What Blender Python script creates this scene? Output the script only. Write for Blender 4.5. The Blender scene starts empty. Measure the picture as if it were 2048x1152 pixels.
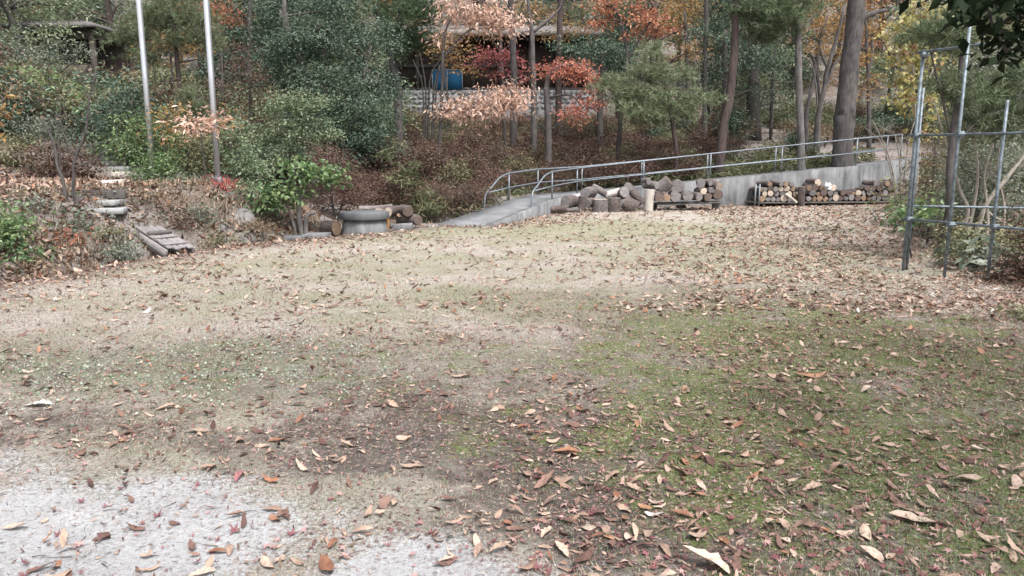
import bpy, math, random
import numpy as np
from mathutils import Vector, Matrix, Euler

R = math.radians
SC = bpy.context.scene
COL = SC.collection
rng = np.random.default_rng(7)
random.seed(7)

# ------------------------------------------------------------------ camera, sky, sun, exposure
PITCH = R(10.1); FPX = 1490.0; CAMZ = 1.6
cam_d = bpy.data.cameras.new('camera'); cam = bpy.data.objects.new('camera', cam_d); COL.objects.link(cam)
cam.location = (0, 0, CAMZ); cam.rotation_euler = (R(90) - PITCH, 0, 0)
cam_d.sensor_width = 36; cam_d.lens = 36 * FPX / 2048; cam_d.clip_start = 0.05; cam_d.clip_end = 600
SC.camera = cam

SUN_EL, SUN_AZ = R(62), R(150)          # azimuth clockwise from +Y: high behind the camera, a little to the right
world = bpy.data.worlds.new('World'); SC.world = world; world.use_nodes = True
wn = world.node_tree; wn.nodes.clear()
sky = wn.nodes.new('ShaderNodeTexSky'); sky.sky_type = 'NISHITA'; sky.sun_disc = False
sky.sun_elevation = SUN_EL; sky.sun_rotation = SUN_AZ; sky.air_density = 1.0; sky.dust_density = 4.0; sky.ozone_density = 1.0
hs = wn.nodes.new('ShaderNodeHueSaturation'); hs.inputs['Saturation'].default_value = 0.3
bgn = wn.nodes.new('ShaderNodeBackground'); bgn.inputs['Strength'].default_value = 0.11
won = wn.nodes.new('ShaderNodeOutputWorld')
wn.links.new(sky.outputs[0], hs.inputs['Color']); wn.links.new(hs.outputs[0], bgn.inputs[0]); wn.links.new(bgn.outputs[0], won.inputs[0])
sun_d = bpy.data.lights.new('sun', 'SUN'); sun_d.energy = 1.5; sun_d.angle = R(13); sun_d.color = (1.0, 0.98, 0.96)
sun = bpy.data.objects.new('sun', sun_d); COL.objects.link(sun)
_sd = Vector((math.sin(SUN_AZ) * math.cos(SUN_EL), math.cos(SUN_AZ) * math.cos(SUN_EL), math.sin(SUN_EL)))
sun.rotation_euler = _sd.to_track_quat('Z', 'Y').to_euler()
SC.view_settings.view_transform = 'Standard'; SC.view_settings.look = 'None'
SC.view_settings.gamma = 1.0; SC.view_settings.use_curve_mapping = False
SC.view_settings.exposure = 1.62
SC.cycles.max_bounces = 3; SC.cycles.diffuse_bounces = 1; SC.cycles.glossy_bounces = 1; SC.cycles.transmission_bounces = 2
SC.cycles.use_denoising = True
SC.cycles.caustics_reflective = False; SC.cycles.caustics_refractive = False

# ------------------------------------------------------------------ geometry of the view (used to survey positions)
_f = np.array([0, math.cos(PITCH), -math.sin(PITCH)]); _u = np.array([0, math.sin(PITCH), math.cos(PITCH)])
def ray(px, py):
    return np.array([(px - 1024) / FPX, 0, 0]) + _u * (-(py - 576) / FPX) + _f
def W(px, py, Y):
    d = ray(px, py); return np.array([0, 0, CAMZ]) + d * (Y / d[1])
def G(px, py, z=0.0):
    d = ray(px, py); return np.array([0, 0, CAMZ]) + d * ((z - CAMZ) / d[2])
def S(px, Y):
    return px / FPX * Y

# ------------------------------------------------------------------ object helpers
def tag(o, label=None, cat=None, group=None, kind=None):
    if label: o['label'] = label
    if cat: o['category'] = cat
    if group: o['group'] = group
    if kind: o['kind'] = kind
    return o
def empty(name, loc, label, cat, group=None, rz=0.0):
    o = bpy.data.objects.new(name, None); COL.objects.link(o); o.empty_display_size = .2
    o.location = tuple(loc); o.rotation_euler = (0, 0, rz)
    return tag(o, label, cat, group)
def link(name, me, parent=None, loc=None):
    o = bpy.data.objects.new(name, me); COL.objects.link(o)
    if parent is not None: o.parent = parent
    if loc is not None: o.location = tuple(loc)
    return o
def copy_tree(src, parent=None):
    c = src.copy(); COL.objects.link(c)
    if parent is not None: c.parent = parent
    for ch in list(src.children): copy_tree(ch, c)
    return c

class MB:
    """collects triangles (numpy) into one mesh"""
    def __init__(self): self.v = []; self.f = []; self.m = []; self.r = []; self.n = 0
    def add(self, V, F, mat=0, rnd=None):
        V = np.asarray(V, float).reshape(-1, 3); F = np.asarray(F, int).reshape(-1, 3)
        self.v.append(V); self.f.append(F + self.n); self.m.append(np.full(len(F), mat, int))
        self.r.append(np.full(len(V), .5) if rnd is None else np.broadcast_to(np.asarray(rnd, float), (len(V),)))
        self.n += len(V)
    def mesh(self, name, mats, smooth=False, shift=None):
        V = np.concatenate(self.v) if self.v else np.zeros((0, 3)); F = np.concatenate(self.f) if self.f else np.zeros((0, 3), int)
        if shift is not None: V = V - np.asarray(shift)
        return raw_mesh(name, V, F, mats, np.concatenate(self.m) if self.m else None, {'rnd': np.concatenate(self.r)} if self.r else {}, smooth)
def raw_mesh(name, V, F, mats, mi=None, attrs=None, smooth=False):
    me = bpy.data.meshes.new(name)
    k = F.shape[1]
    me.vertices.add(len(V)); me.vertices.foreach_set('co', np.ascontiguousarray(V, np.float32).ravel())
    me.loops.add(F.size); me.loops.foreach_set('vertex_index', np.ascontiguousarray(F, np.int32).ravel())
    me.polygons.add(len(F)); me.polygons.foreach_set('loop_start', np.arange(0, F.size, k, dtype=np.int32))
    me.polygons.foreach_set('loop_total', np.full(len(F), k, np.int32))
    for m in (mats if isinstance(mats, (list, tuple)) else [mats]): me.materials.append(m)
    if mi is not None: me.polygons.foreach_set('material_index', np.ascontiguousarray(mi, np.int32))
    if smooth: me.polygons.foreach_set('use_smooth', np.ones(len(F), bool))
    for an, av in (attrs or {}).items():
        a = me.attributes.new(an, 'FLOAT', 'POINT'); a.data.foreach_set('value', np.ascontiguousarray(av, np.float32))
    me.update(calc_edges=True)
    return me

def tube(mb, pts, rad, seg=6, mat=0, jit=0.0, rnd=.5, caps=True, lr=rng):
    P = np.asarray(pts, float); n = len(P); rad = np.broadcast_to(np.asarray(rad, float), (n,))
    T = np.gradient(P, axis=0); T /= np.linalg.norm(T, axis=1, keepdims=True) + 1e-9
    ref = np.array([0, 0, 1.0]) if abs(T[0][2]) < .9 else np.array([1.0, 0, 0])
    A = np.cross(T, ref); A /= np.linalg.norm(A, axis=1, keepdims=True) + 1e-9
    B = np.cross(T, A)
    th = np.linspace(0, 2 * math.pi, seg, endpoint=False)
    rr = rad[:, None] * (1 + (jit * lr.standard_normal((n, seg)) if jit else 0))
    V = P[:, None, :] + rr[..., None] * (np.cos(th)[None, :, None] * A[:, None, :] + np.sin(th)[None, :, None] * B[:, None, :])
    V = V.reshape(-1, 3); F = []
    i = np.arange(n - 1)[:, None] * seg; j = np.arange(seg)[None, :]; j2 = (j + 1) % seg
    a, b, c, d = i + j, i + j2, i + seg + j2, i + seg + j
    F = np.concatenate([np.stack([a, b, c], -1).reshape(-1, 3), np.stack([a, c, d], -1).reshape(-1, 3)])
    if caps:
        V = np.vstack([V, P[0], P[-1]]); c0, c1 = n * seg, n * seg + 1; e = (n - 1) * seg
        jj = np.arange(seg); k2 = (jj + 1) % seg
        F = np.concatenate([F, np.stack([np.full(seg, c0), k2, jj], -1), np.stack([np.full(seg, c1), e + jj, e + k2], -1)])
    mb.add(V, F, mat, rnd)
def spline(pts, n):
    P = np.asarray(pts, float)
    if len(P) < 3: return np.array([P[0] + (P[-1] - P[0]) * t for t in np.linspace(0, 1, n)])
    Q = np.vstack([2 * P[0] - P[1], P, 2 * P[-1] - P[-2]]); out = []
    for t in np.linspace(0, len(P) - 1 - 1e-6, n):
        i = int(t); u = t - i; p0, p1, p2, p3 = Q[i], Q[i + 1], Q[i + 2], Q[i + 3]
        out.append(.5 * ((2 * p1) + (-p0 + p2) * u + (2 * p0 - 5 * p1 + 4 * p2 - p3) * u * u + (-p0 + 3 * p1 - 3 * p2 + p3) * u ** 3))
    return np.array(out)
BOXF = np.array([[0, 2, 3], [0, 3, 1], [4, 5, 7], [4, 7, 6], [0, 1, 5], [0, 5, 4], [2, 6, 7], [2, 7, 3], [0, 4, 6], [0, 6, 2], [1, 3, 7], [1, 7, 5]])
def box(mb, c, s, rot=None, mat=0, rnd=.5, jit=0.0):
    V = np.array([[x, y, z] for z in (-.5, .5) for y in (-.5, .5) for x in (-.5, .5)]) * np.asarray(s, float)
    if jit: V = V + rng.normal(0, jit, V.shape)
    if rot is not None: V = V @ np.array(Euler(rot).to_matrix()).T
    mb.add(V + np.asarray(c, float), BOXF[:, ::-1], mat, rnd)
def bevel(o, w=.01, seg=2):
    m = o.modifiers.new('edge', 'BEVEL'); m.width = w; m.segments = seg; m.limit_method = 'ANGLE'; m.angle_limit = R(40)
    return o

# ------------------------------------------------------------------ materials
def mat_new(name):
    m = bpy.data.materials.new(name); m.use_nodes = True; nt = m.node_tree
    return m, nt, nt.nodes['Principled BSDF'], nt.nodes['Material Output']
def ramp(nt, cols, pos=None, interp='LINEAR'):
    r = nt.nodes.new('ShaderNodeValToRGB'); cr = r.color_ramp; cr.interpolation = interp
    n = len(cols); pos = pos or [i / (n - 1) for i in range(n)]
    while len(cr.elements) < n: cr.elements.new(.5)
    for e, c, p in zip(cr.elements, cols, pos): e.position = p; e.color = (*c, 1)
    return r
def noise_tex(nt, scale, detail=4, rough=.6, vec=None, dist=0.0):
    n = nt.nodes.new('ShaderNodeTexNoise'); n.inputs['Scale'].default_value = scale; n.inputs['Detail'].default_value = detail
    n.inputs['Roughness'].default_value = rough; n.inputs['Distortion'].default_value = dist
    if vec is not None: nt.links.new(vec, n.inputs['Vector'])
    return n
def coords(nt, which='Object', scale=(1, 1, 1)):
    t = nt.nodes.new('ShaderNodeTexCoord'); mp = nt.nodes.new('ShaderNodeMapping'); mp.inputs['Scale'].default_value = scale
    nt.links.new(t.outputs[which], mp.inputs[0]); return mp.outputs[0]
def mathn(nt, op, a, b=None, clamp=False):
    n = nt.nodes.new('ShaderNodeMath'); n.operation = op; n.use_clamp = clamp
    for i, x in enumerate((a, b)):
        if x is None: continue
        if isinstance(x, (int, float)): n.inputs[i].default_value = x
        else: nt.links.new(x, n.inputs[i])
    return n.outputs[0]
def mixc(nt, fac, a, b, mode='MIX'):
    n = nt.nodes.new('ShaderNodeMix'); n.data_type = 'RGBA'; n.blend_type = mode
    for s, x in ((n.inputs[0], fac), (n.inputs[6], a), (n.inputs[7], b)):
        if isinstance(x, (int, float)): s.default_value = x
        elif isinstance(x, tuple): s.default_value = (*x, 1)
        else: nt.links.new(x, s)
    return n.outputs[2]
def bump(nt, h, bs, strength=.4, dist=.02):
    b = nt.nodes.new('ShaderNodeBump'); b.inputs['Strength'].default_value = strength; b.inputs['Distance'].default_value = dist
    nt.links.new(h, b.inputs['Height']); nt.links.new(b.outputs[0], bs.inputs['Normal'])
def attr(nt, name):
    a = nt.nodes.new('ShaderNodeAttribute'); a.attribute_name = name; return a.outputs['Fac']

def leaf_mat(name, cols, rough=.55, spec=.4, transl=.3, var=.22, pos=None, blotch=0.0, gain=1.0):
    m, nt, bs, out = mat_new(name)
    r = ramp(nt, cols, pos); nt.links.new(attr(nt, 'rnd'), r.inputs[0])
    oi = nt.nodes.new('ShaderNodeObjectInfo')
    v = mathn(nt, 'MULTIPLY', mathn(nt, 'ADD', mathn(nt, 'MULTIPLY', oi.outputs['Random'], var), 1 - var / 2), gain)
    h = nt.nodes.new('ShaderNodeHueSaturation'); nt.links.new(r.outputs[0], h.inputs['Color']); nt.links.new(v, h.inputs['Value']); h.inputs['Saturation'].default_value = .88
    nt.links.new(h.outputs[0], bs.inputs['Base Color']); bs.inputs['Roughness'].default_value = rough
    bs.inputs['Specular IOR Level'].default_value = spec
    if blotch:
        n = noise_tex(nt, blotch, 4, .65, coords(nt)); k = ramp(nt, [(.45, .4, .38), (1, 1, 1), (1.15, 1.12, 1.1)], [.34, .52, .7]); nt.links.new(n.outputs[0], k.inputs[0])
        c = mixc(nt, .9, h.outputs[0], k.outputs[0], 'MULTIPLY'); nt.links.new(c, bs.inputs['Base Color'])
    tr = nt.nodes.new('ShaderNodeBsdfTranslucent'); nt.links.new(h.outputs[0], tr.inputs[0])
    mx = nt.nodes.new('ShaderNodeMixShader'); mx.inputs[0].default_value = transl
    nt.links.new(bs.outputs[0], mx.inputs[1]); nt.links.new(tr.outputs[0], mx.inputs[2]); nt.links.new(mx.outputs[0], out.inputs[0])
    return m
def bark_mat(name, dark, light, sc=14, stretch=.25, bstr=.6, rough=.9):
    m, nt, bs, out = mat_new(name)
    v = coords(nt, 'Object', (1, 1, stretch))
    n1 = noise_tex(nt, sc, 6, .7, v); n2 = noise_tex(nt, 2.2, 4, .6, coords(nt))
    f = mathn(nt, 'ADD', mathn(nt, 'MULTIPLY', n1.outputs[0], .65), mathn(nt, 'MULTIPLY', n2.outputs[0], .35))
    r = ramp(nt, [dark, tuple((a + b) / 2 for a, b in zip(dark, light)), light], [.36, .5, .66]); nt.links.new(f, r.inputs[0])
    oi = nt.nodes.new('ShaderNodeObjectInfo')
    h = nt.nodes.new('ShaderNodeHueSaturation'); nt.links.new(r.outputs[0], h.inputs['Color'])
    nt.links.new(mathn(nt, 'ADD', mathn(nt, 'MULTIPLY', oi.outputs['Random'], .4), .8), h.inputs['Value'])
    nt.links.new(h.outputs[0], bs.inputs['Base Color']); bs.inputs['Roughness'].default_value = rough
    bump(nt, n1.outputs[0], bs, bstr, .03)
    return m
def wood_mat(name, dark, light, stretch=(1, 12, 12), rough=.85, var=.3):
    m, nt, bs, out = mat_new(name)
    n1 = noise_tex(nt, 5, 6, .7, coords(nt, 'Object', stretch)); n2 = noise_tex(nt, 3, 4, .6, coords(nt))
    f = mathn(nt, 'ADD', mathn(nt, 'MULTIPLY', n1.outputs[0], .6), mathn(nt, 'MULTIPLY', n2.outputs[0], .4))
    r = ramp(nt, [dark, light], [.35, .65]); nt.links.new(f, r.inputs[0])
    oi = nt.nodes.new('ShaderNodeObjectInfo')
    h = nt.nodes.new('ShaderNodeHueSaturation'); nt.links.new(r.outputs[0], h.inputs['Color'])
    nt.links.new(mathn(nt, 'ADD', mathn(nt, 'MULTIPLY', oi.outputs['Random'], var), 1 - var / 2), h.inputs['Value'])
    nt.links.new(h.outputs[0], bs.inputs['Base Color']); bs.inputs['Roughness'].default_value = rough
    bump(nt, n1.outputs[0], bs, .4, .01)
    return m
def cut_mat(name, c0, c1, ringc):
    m, nt, bs, out = mat_new(name)
    v = coords(nt)
    n1 = noise_tex(nt, 6, 4, .6, v)
    sx = nt.nodes.new('ShaderNodeSeparateXYZ'); nt.links.new(v, sx.inputs[0])
    rr = mathn(nt, 'SQRT', mathn(nt, 'ADD', mathn(nt, 'POWER', sx.outputs[0], 2), mathn(nt, 'POWER', sx.outputs[1], 2)))
    w = mathn(nt, 'SINE', mathn(nt, 'ADD', mathn(nt, 'MULTIPLY', rr, 260), mathn(nt, 'MULTIPLY', n1.outputs[0], 9)))
    rg = mathn(nt, 'MULTIPLY', mathn(nt, 'ADD', w, 1), .28)
    n2 = noise_tex(nt, 18, 5, .7, v)
    r = ramp(nt, [c0, c1], [.35, .68]); nt.links.new(n2.outputs[0], r.inputs[0])
    oi = nt.nodes.new('ShaderNodeObjectInfo')
    h = nt.nodes.new('ShaderNodeHueSaturation'); nt.links.new(mixc(nt, rg, r.outputs[0], ringc), h.inputs['Color'])
    nt.links.new(mathn(nt, 'ADD', mathn(nt, 'MULTIPLY', oi.outputs['Random'], .5), .75), h.inputs['Value'])
    nt.links.new(h.outputs[0], bs.inputs['Base Color']); bs.inputs['Roughness'].default_value = .9
    bump(nt, n2.outputs[0], bs, .3, .01)
    return m
def concrete_mat(name, a, b, streak=.5, pale=None):
    m, nt, bs, out = mat_new(name)
    n1 = noise_tex(nt, 1.3, 6, .65, coords(nt)); n2 = noise_tex(nt, 40, 4, .6, coords(nt))
    n3 = noise_tex(nt, 2.6, 5, .7, coords(nt, 'Object', (1.6, 1.6, .16)))
    f = mathn(nt, 'ADD', mathn(nt, 'MULTIPLY', n1.outputs[0], 1 - streak), mathn(nt, 'MULTIPLY', n3.outputs[0], streak))
    f = mathn(nt, 'ADD', f, mathn(nt, 'MULTIPLY', mathn(nt, 'SUBTRACT', n2.outputs[0], .5), .25))
    r = ramp(nt, [a, tuple((x + y) / 2 for x, y in zip(a, b)), b], [.34, .5, .68]); nt.links.new(f, r.inputs[0])
    col = r.outputs[0]
    if pale:
        n4 = noise_tex(nt, .55, 3, .6, coords(nt, 'Object', (1, 1, .6)))
        k = ramp(nt, [(0, 0, 0), (1, 1, 1)], [.56, .66]); nt.links.new(n4.outputs[0], k.inputs[0])
        col = mixc(nt, mathn(nt, 'MULTIPLY', k.outputs[0], .8), col, pale)
    nt.links.new(col, bs.inputs['Base Color']); bs.inputs['Roughness'].default_value = .9
    bump(nt, n2.outputs[0], bs, .25, .006)
    return m
def plain_mat(name, c, rough=.6, metal=0.0, nscale=20, nvar=.25, spec=.5):
    m, nt, bs, out = mat_new(name)
    n = noise_tex(nt, nscale, 5, .65, coords(nt))
    r = ramp(nt, [tuple(x * (1 - nvar) for x in c), tuple(min(1, x * (1 + nvar)) for x in c)], [.35, .65]); nt.links.new(n.outputs[0], r.inputs[0])
    nt.links.new(r.outputs[0], bs.inputs['Base Color']); bs.inputs['Roughness'].default_value = rough; bs.inputs['Metallic'].default_value = metal
    bs.inputs['Specular IOR Level'].default_value = spec
    return m

M = {}
M['glossy'] = leaf_mat('camellia_leaf', [(.025, .05, .032), (.045, .08, .05), (.075, .115, .072), (.13, .17, .11)], .5, .35, .15, gain=1.25)
M['green'] = leaf_mat('green_leaf', [(.05, .085, .04), (.1, .145, .07), (.17, .21, .11), (.26, .28, .16)], .45, .5, .3, gain=1.25)
M['bright'] = leaf_mat('bright_leaf', [(.05, .11, .04), (.09, .17, .06), (.16, .25, .08), (.28, .33, .12)], .4, .5, .35, gain=1)
M['olive'] = leaf_mat('olive_leaf', [(.07, .085, .04), (.11, .12, .055), (.16, .15, .07), (.22, .19, .1)], .5, .4, .3, gain=1.35)
M['pine'] = leaf_mat('pine_needle', [(.055, .085, .04), (.085, .12, .055), (.12, .155, .075), (.17, .17, .09)], .5, .35, .2, gain=1.15)
M['darkpine'] = leaf_mat('dark_needle', [(.022, .042, .02), (.035, .06, .025), (.055, .085, .035), (.08, .11, .05)], .5, .3, .15, gain=1.25)
M['palepine'] = leaf_mat('pale_needle', [(.09, .13, .06), (.13, .17, .08), (.17, .2, .1), (.22, .22, .13)], .5, .35, .2, gain=1)
M['peach'] = leaf_mat('peach_leaf', [(.3, .15, .1), (.46, .26, .18), (.58, .37, .27), (.66, .49, .38)], .5, .4, .35, gain=1.12)
M['orange'] = leaf_mat('orange_leaf', [(.2, .055, .025), (.33, .1, .04), (.44, .16, .07), (.5, .24, .09)], .5, .4, .4, gain=1.05)
M['coral'] = leaf_mat('coral_leaf', [(.23, .055, .035), (.36, .1, .06), (.46, .15, .08), (.5, .22, .1)], .5, .4, .4, gain=1.1)
M['maple'] = leaf_mat('maple_leaf', [(.14, .03, .035), (.25, .05, .05), (.34, .08, .07), (.4, .14, .09)], .5, .4, .4, gain=1.1)
M['amber'] = leaf_mat('amber_leaf', [(.17, .085, .025), (.27, .14, .035), (.36, .2, .05), (.4, .27, .08)], .5, .4, .4, gain=1)
M['vine'] = leaf_mat('vine_leaf', [(.2, .05, .03), (.28, .19, .05), (.3, .28, .07), (.38, .36, .12), (.5, .45, .3)], .5, .4, .4, gain=1.2)
M['azalea'] = leaf_mat('azalea_leaf', [(.07, .035, .028), (.11, .05, .036), (.13, .08, .05), (.085, .095, .05)], .55, .35, .25, gain=0.95)
M['russet'] = leaf_mat('russet_leaf', [(.07, .035, .03), (.11, .055, .042), (.15, .08, .058), (.15, .105, .07)], .55, .35, .3, gain=1.15)
M['dry'] = leaf_mat('dry_leaf', [(.1, .065, .04), (.17, .115, .07), (.25, .17, .1), (.33, .25, .16)], .6, .3, .3)
M['sasa'] = leaf_mat('bamboo_grass_leaf', [(.07, .095, .035), (.12, .15, .055), (.2, .21, .1), (.33, .29, .17)], .5, .4, .3)
M['redbush'] = leaf_mat('scarlet_leaf', [(.3, .03, .03), (.42, .06, .05), (.5, .1, .07)], .45, .4, .35)
M['dusty'] = leaf_mat('grey_green_leaf', [(.06, .08, .055), (.1, .125, .085), (.15, .17, .12), (.2, .21, .16)], .45, .5, .25, gain=1.3)
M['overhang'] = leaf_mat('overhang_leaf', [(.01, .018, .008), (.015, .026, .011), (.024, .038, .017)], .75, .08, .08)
M['litter'] = leaf_mat('fallen_leaf_brown', [(0.084, 0.042, 0.0336), (0.168, 0.0882, 0.0672), (0.277, 0.176, 0.126), (0.37, 0.252, 0.185), (0.454, 0.336, 0.26)], .72, .22, .1, .35, [0, .32, .62, .86, 1], blotch=7)
M['rusty'] = leaf_mat('fallen_leaf_rusty', [(.17, .065, .03), (.26, .105, .045), (.33, .16, .075)], .5, .4, .1, .35, blotch=7)
M['pinkleaf'] = leaf_mat('fallen_maple_leaf', [(.17, .045, .055), (.26, .095, .1), (.34, .165, .16), (.42, .25, .23)], .65, .25, .15, .35, blotch=7)
M['paleleaf'] = leaf_mat('fallen_leaf_pale', [(0.269, 0.176, 0.122), (0.353, 0.252, 0.185), (0.437, 0.336, 0.26)], .7, .22, .1, .25, blotch=7)
M['whiteleaf'] = leaf_mat('fallen_leaf_white', [(0.328, 0.3, 0.271), (0.386, 0.357, 0.328)], .5, .4, .1, .15)
M['grass'] = leaf_mat('grass_blade', [(.24, .21, .13), (.16, .18, .09), (.1, .155, .055), (.14, .21, .08)], .55, .3, .3)
M['drygrass'] = leaf_mat('dry_grass_blade', [(.55, .47, .37), (.44, .36, .27), (.33, .28, .2), (.24, .23, .13)], .6, .3, .3)
M['moss'] = leaf_mat('moss_tuft', [(.1, .105, .045), (.17, .18, .06), (.27, .27, .1)], .7, .2, .2)
M['clover'] = leaf_mat('clover_leaf', [(.16, .21, .13), (.27, .33, .24), (.42, .46, .38)], .5, .4, .25)
M['bark'] = bark_mat('grey_bark', (.02, .018, .017), (.125, .11, .105))
M['barkdark'] = bark_mat('dark_bark', (.02, .018, .017), (.09, .078, .07))
M['barkred'] = bark_mat('red_bark', (.022, .016, .015), (.1, .07, .062))
M['barkpale'] = bark_mat('pale_bark', (.05, .046, .043), (.22, .2, .19))
M['twig'] = bark_mat('pale_twig', (.18, .155, .13), (.4, .36, .31), 30)
M['logbark'] = bark_mat('log_bark', (0.0255, 0.0195, 0.0187), (0.17, 0.132, 0.119), 22, .5, 1.0)
M['logbark_grey'] = bark_mat('weathered_log_bark', (0.051, 0.0442, 0.0442), (0.23, 0.2, 0.191), 22, .4, 1.0)
M['logwhite'] = bark_mat('pale_stripped_log', (0.303, 0.26, 0.224), (0.541, 0.506, 0.462), 12, .3, .5)
M['cut_grey'] = cut_mat('weathered_cut', (0.111, 0.1, 0.1), (0.281, 0.259, 0.255), (0.128, 0.115, 0.111))
M['cut_tan'] = cut_mat('tan_cut', (.17, .112, .072), (.31, .215, .15), (.13, .085, .055))
M['cut_pale'] = cut_mat('fresh_pale_cut', (0.357, 0.289, 0.23), (0.527, 0.451, 0.383), (0.306, 0.23, 0.17))
M['cut_dark'] = cut_mat('dark_cut', (.09, .065, .055), (.19, .14, .12), (.07, .05, .04))
M['concrete'] = concrete_mat('weathered_concrete', (.022, .023, .025), (.205, .205, .207), .6, (.36, .36, .37))
M['slab'] = concrete_mat('ramp_concrete', (.085, .088, .094), (.2, .204, .212), .1)
M['well'] = concrete_mat('well_concrete', (0.0595, 0.0612, 0.0638), (0.212, 0.212, 0.212), .65)
M['lid'] = concrete_mat('well_lid_concrete', (0.0467, 0.051, 0.0544), (0.136, 0.14, 0.145), .45)
M['galv'] = plain_mat('galvanised_steel', (0.17, 0.191, 0.212), .5, .4, 9, .25)
M['pipe'] = plain_mat('scaffold_pipe', (0.135, 0.162, 0.182), .55, .35, 14, .45)
M['pole'] = plain_mat('aluminium_pole', (0.595, 0.619, 0.666), .36, .7, 2, .1)
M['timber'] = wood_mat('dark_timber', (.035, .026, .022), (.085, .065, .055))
M['plank'] = wood_mat('weathered_plank', (0.111, 0.102, 0.1), (0.281, 0.259, 0.255))
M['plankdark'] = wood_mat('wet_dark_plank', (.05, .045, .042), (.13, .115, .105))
M['blue'] = plain_mat('blue_painted_panel', (.025, .12, .24), .85, 0, 30, .06, .15)
M['whitepaint'] = plain_mat('white_frame_paint', (0.36, 0.36, 0.36), .5, 0, 20, .1)
M['roof'] = wood_mat('lodge_roof', (.06, .057, .055), (.15, .14, .135), (2, 9, 2))
M['roofdark'] = wood_mat('hut_roof', (.06, .055, .055), (.17, .155, .15), (2, 9, 2))
M['eave'] = plain_mat('pale_eave_board', (.2, .19, .18), .8, 0, 6, .3)
M['stone'] = concrete_mat('plinth_stone', (.13, .13, .13), (.34, .34, .335), .0)
M['mortar'] = concrete_mat('plinth_mortar', (.27, .27, .275), (.42, .42, .42), .0)
M['rock'] = concrete_mat('boulder', (.4, .34, .31), (.66, .58, .53), .0)
M['plastic'] = plain_mat('white_sheet', (.78, .8, .82), .4, 0, 6, .08)
M['orangewood'] = wood_mat('orange_split_wood', (.33, .13, .035), (.5, .24, .08))

# ------------------------------------------------------------------ terrain
EDGE = np.array([(-12, -14), (-8.4, 0), (-7.2, 5)] + [tuple(G(*p)[:2]) for p in ((0, 570), (150, 548), (300, 519), (450, 497), (640, 477), (800, 462), (880, 452))]
                + [tuple(G(985, 453)[:2])])
NEAR_TOP = np.array([1.13, 20.8]); NEAR_BEND = np.array([2.0, 22.9]); NEAR_END = np.array([11.6, 25.3]); NEAR_FAR = np.array([17.5, 28.0])
RAMP_NEAR = [G(985, 453)[:2], NEAR_TOP, NEAR_BEND, NEAR_END, NEAR_FAR]
RAMP_Z = [0.025, .37, .42, 1.2, 1.7]
EDGE = np.vstack([EDGE, NEAR_TOP, NEAR_BEND, NEAR_END, NEAR_FAR, (32, 32), (60, 36)])
FIELD = np.vstack([EDGE, (60, -14)])
def in_poly(x, y, P):
    c = np.zeros(x.shape, bool); j = len(P) - 1
    for i in range(len(P)):
        xi, yi = P[i]; xj, yj = P[j]
        hit = ((yi > y) != (yj > y)) & (x < (xj - xi) * (y - yi) / (yj - yi + 1e-12) + xi)
        c ^= hit; j = i
    return c
def edge_dist(x, y):
    best = np.full(x.shape, 1e9); sx = np.zeros(x.shape)
    for i in range(len(EDGE) - 1):
        a, b = EDGE[i], EDGE[i + 1]; ab = b - a; t = np.clip(((x - a[0]) * ab[0] + (y - a[1]) * ab[1]) / (ab @ ab), 0, 1)
        qx, qy = a[0] + t * ab[0], a[1] + t * ab[1]; d = np.hypot(x - qx, y - qy)
        m = d < best; best = np.where(m, d, best); sx = np.where(m, qx, sx)
    return np.where(in_poly(x, y, FIELD), -best, best), sx
def sst(a, b, t):
    t = np.clip((t - a) / (b - a), 0, 1); return t * t * (3 - 2 * t)
def vnoise(x, y, s, seed=0):
    x = x * s + seed * 17.3; y = y * s - seed * 9.1
    xi = np.floor(x).astype(np.int64); yi = np.floor(y).astype(np.int64); fx = x - xi; fy = y - yi
    fx = fx * fx * (3 - 2 * fx); fy = fy * fy * (3 - 2 * fy)
    def hh(a, b):
        n = (a * 374761393 + b * 668265263 + seed * 974711) & 0x7fffffff
        n = ((n ^ (n >> 13)) * 1274126177) & 0x7fffffff
        return ((n ^ (n >> 16)) & 0xffff) / 65535.0
    return (hh(xi, yi) * (1 - fx) + hh(xi + 1, yi) * fx) * (1 - fy) + (hh(xi, yi + 1) * (1 - fx) + hh(xi + 1, yi + 1) * fx) * fy
def fbm(x, y, s, o=3, seed=0):
    v = 0; a = .5; t = 0
    for k in range(o): v = v + a * vnoise(x, y, s * 2 ** k, seed + k); t += a; a *= .5
    return v / t
def ramp_z_at(x):
    return np.interp(x, [p[0] for p in RAMP_NEAR] + [40], RAMP_Z + [2.6])
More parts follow.
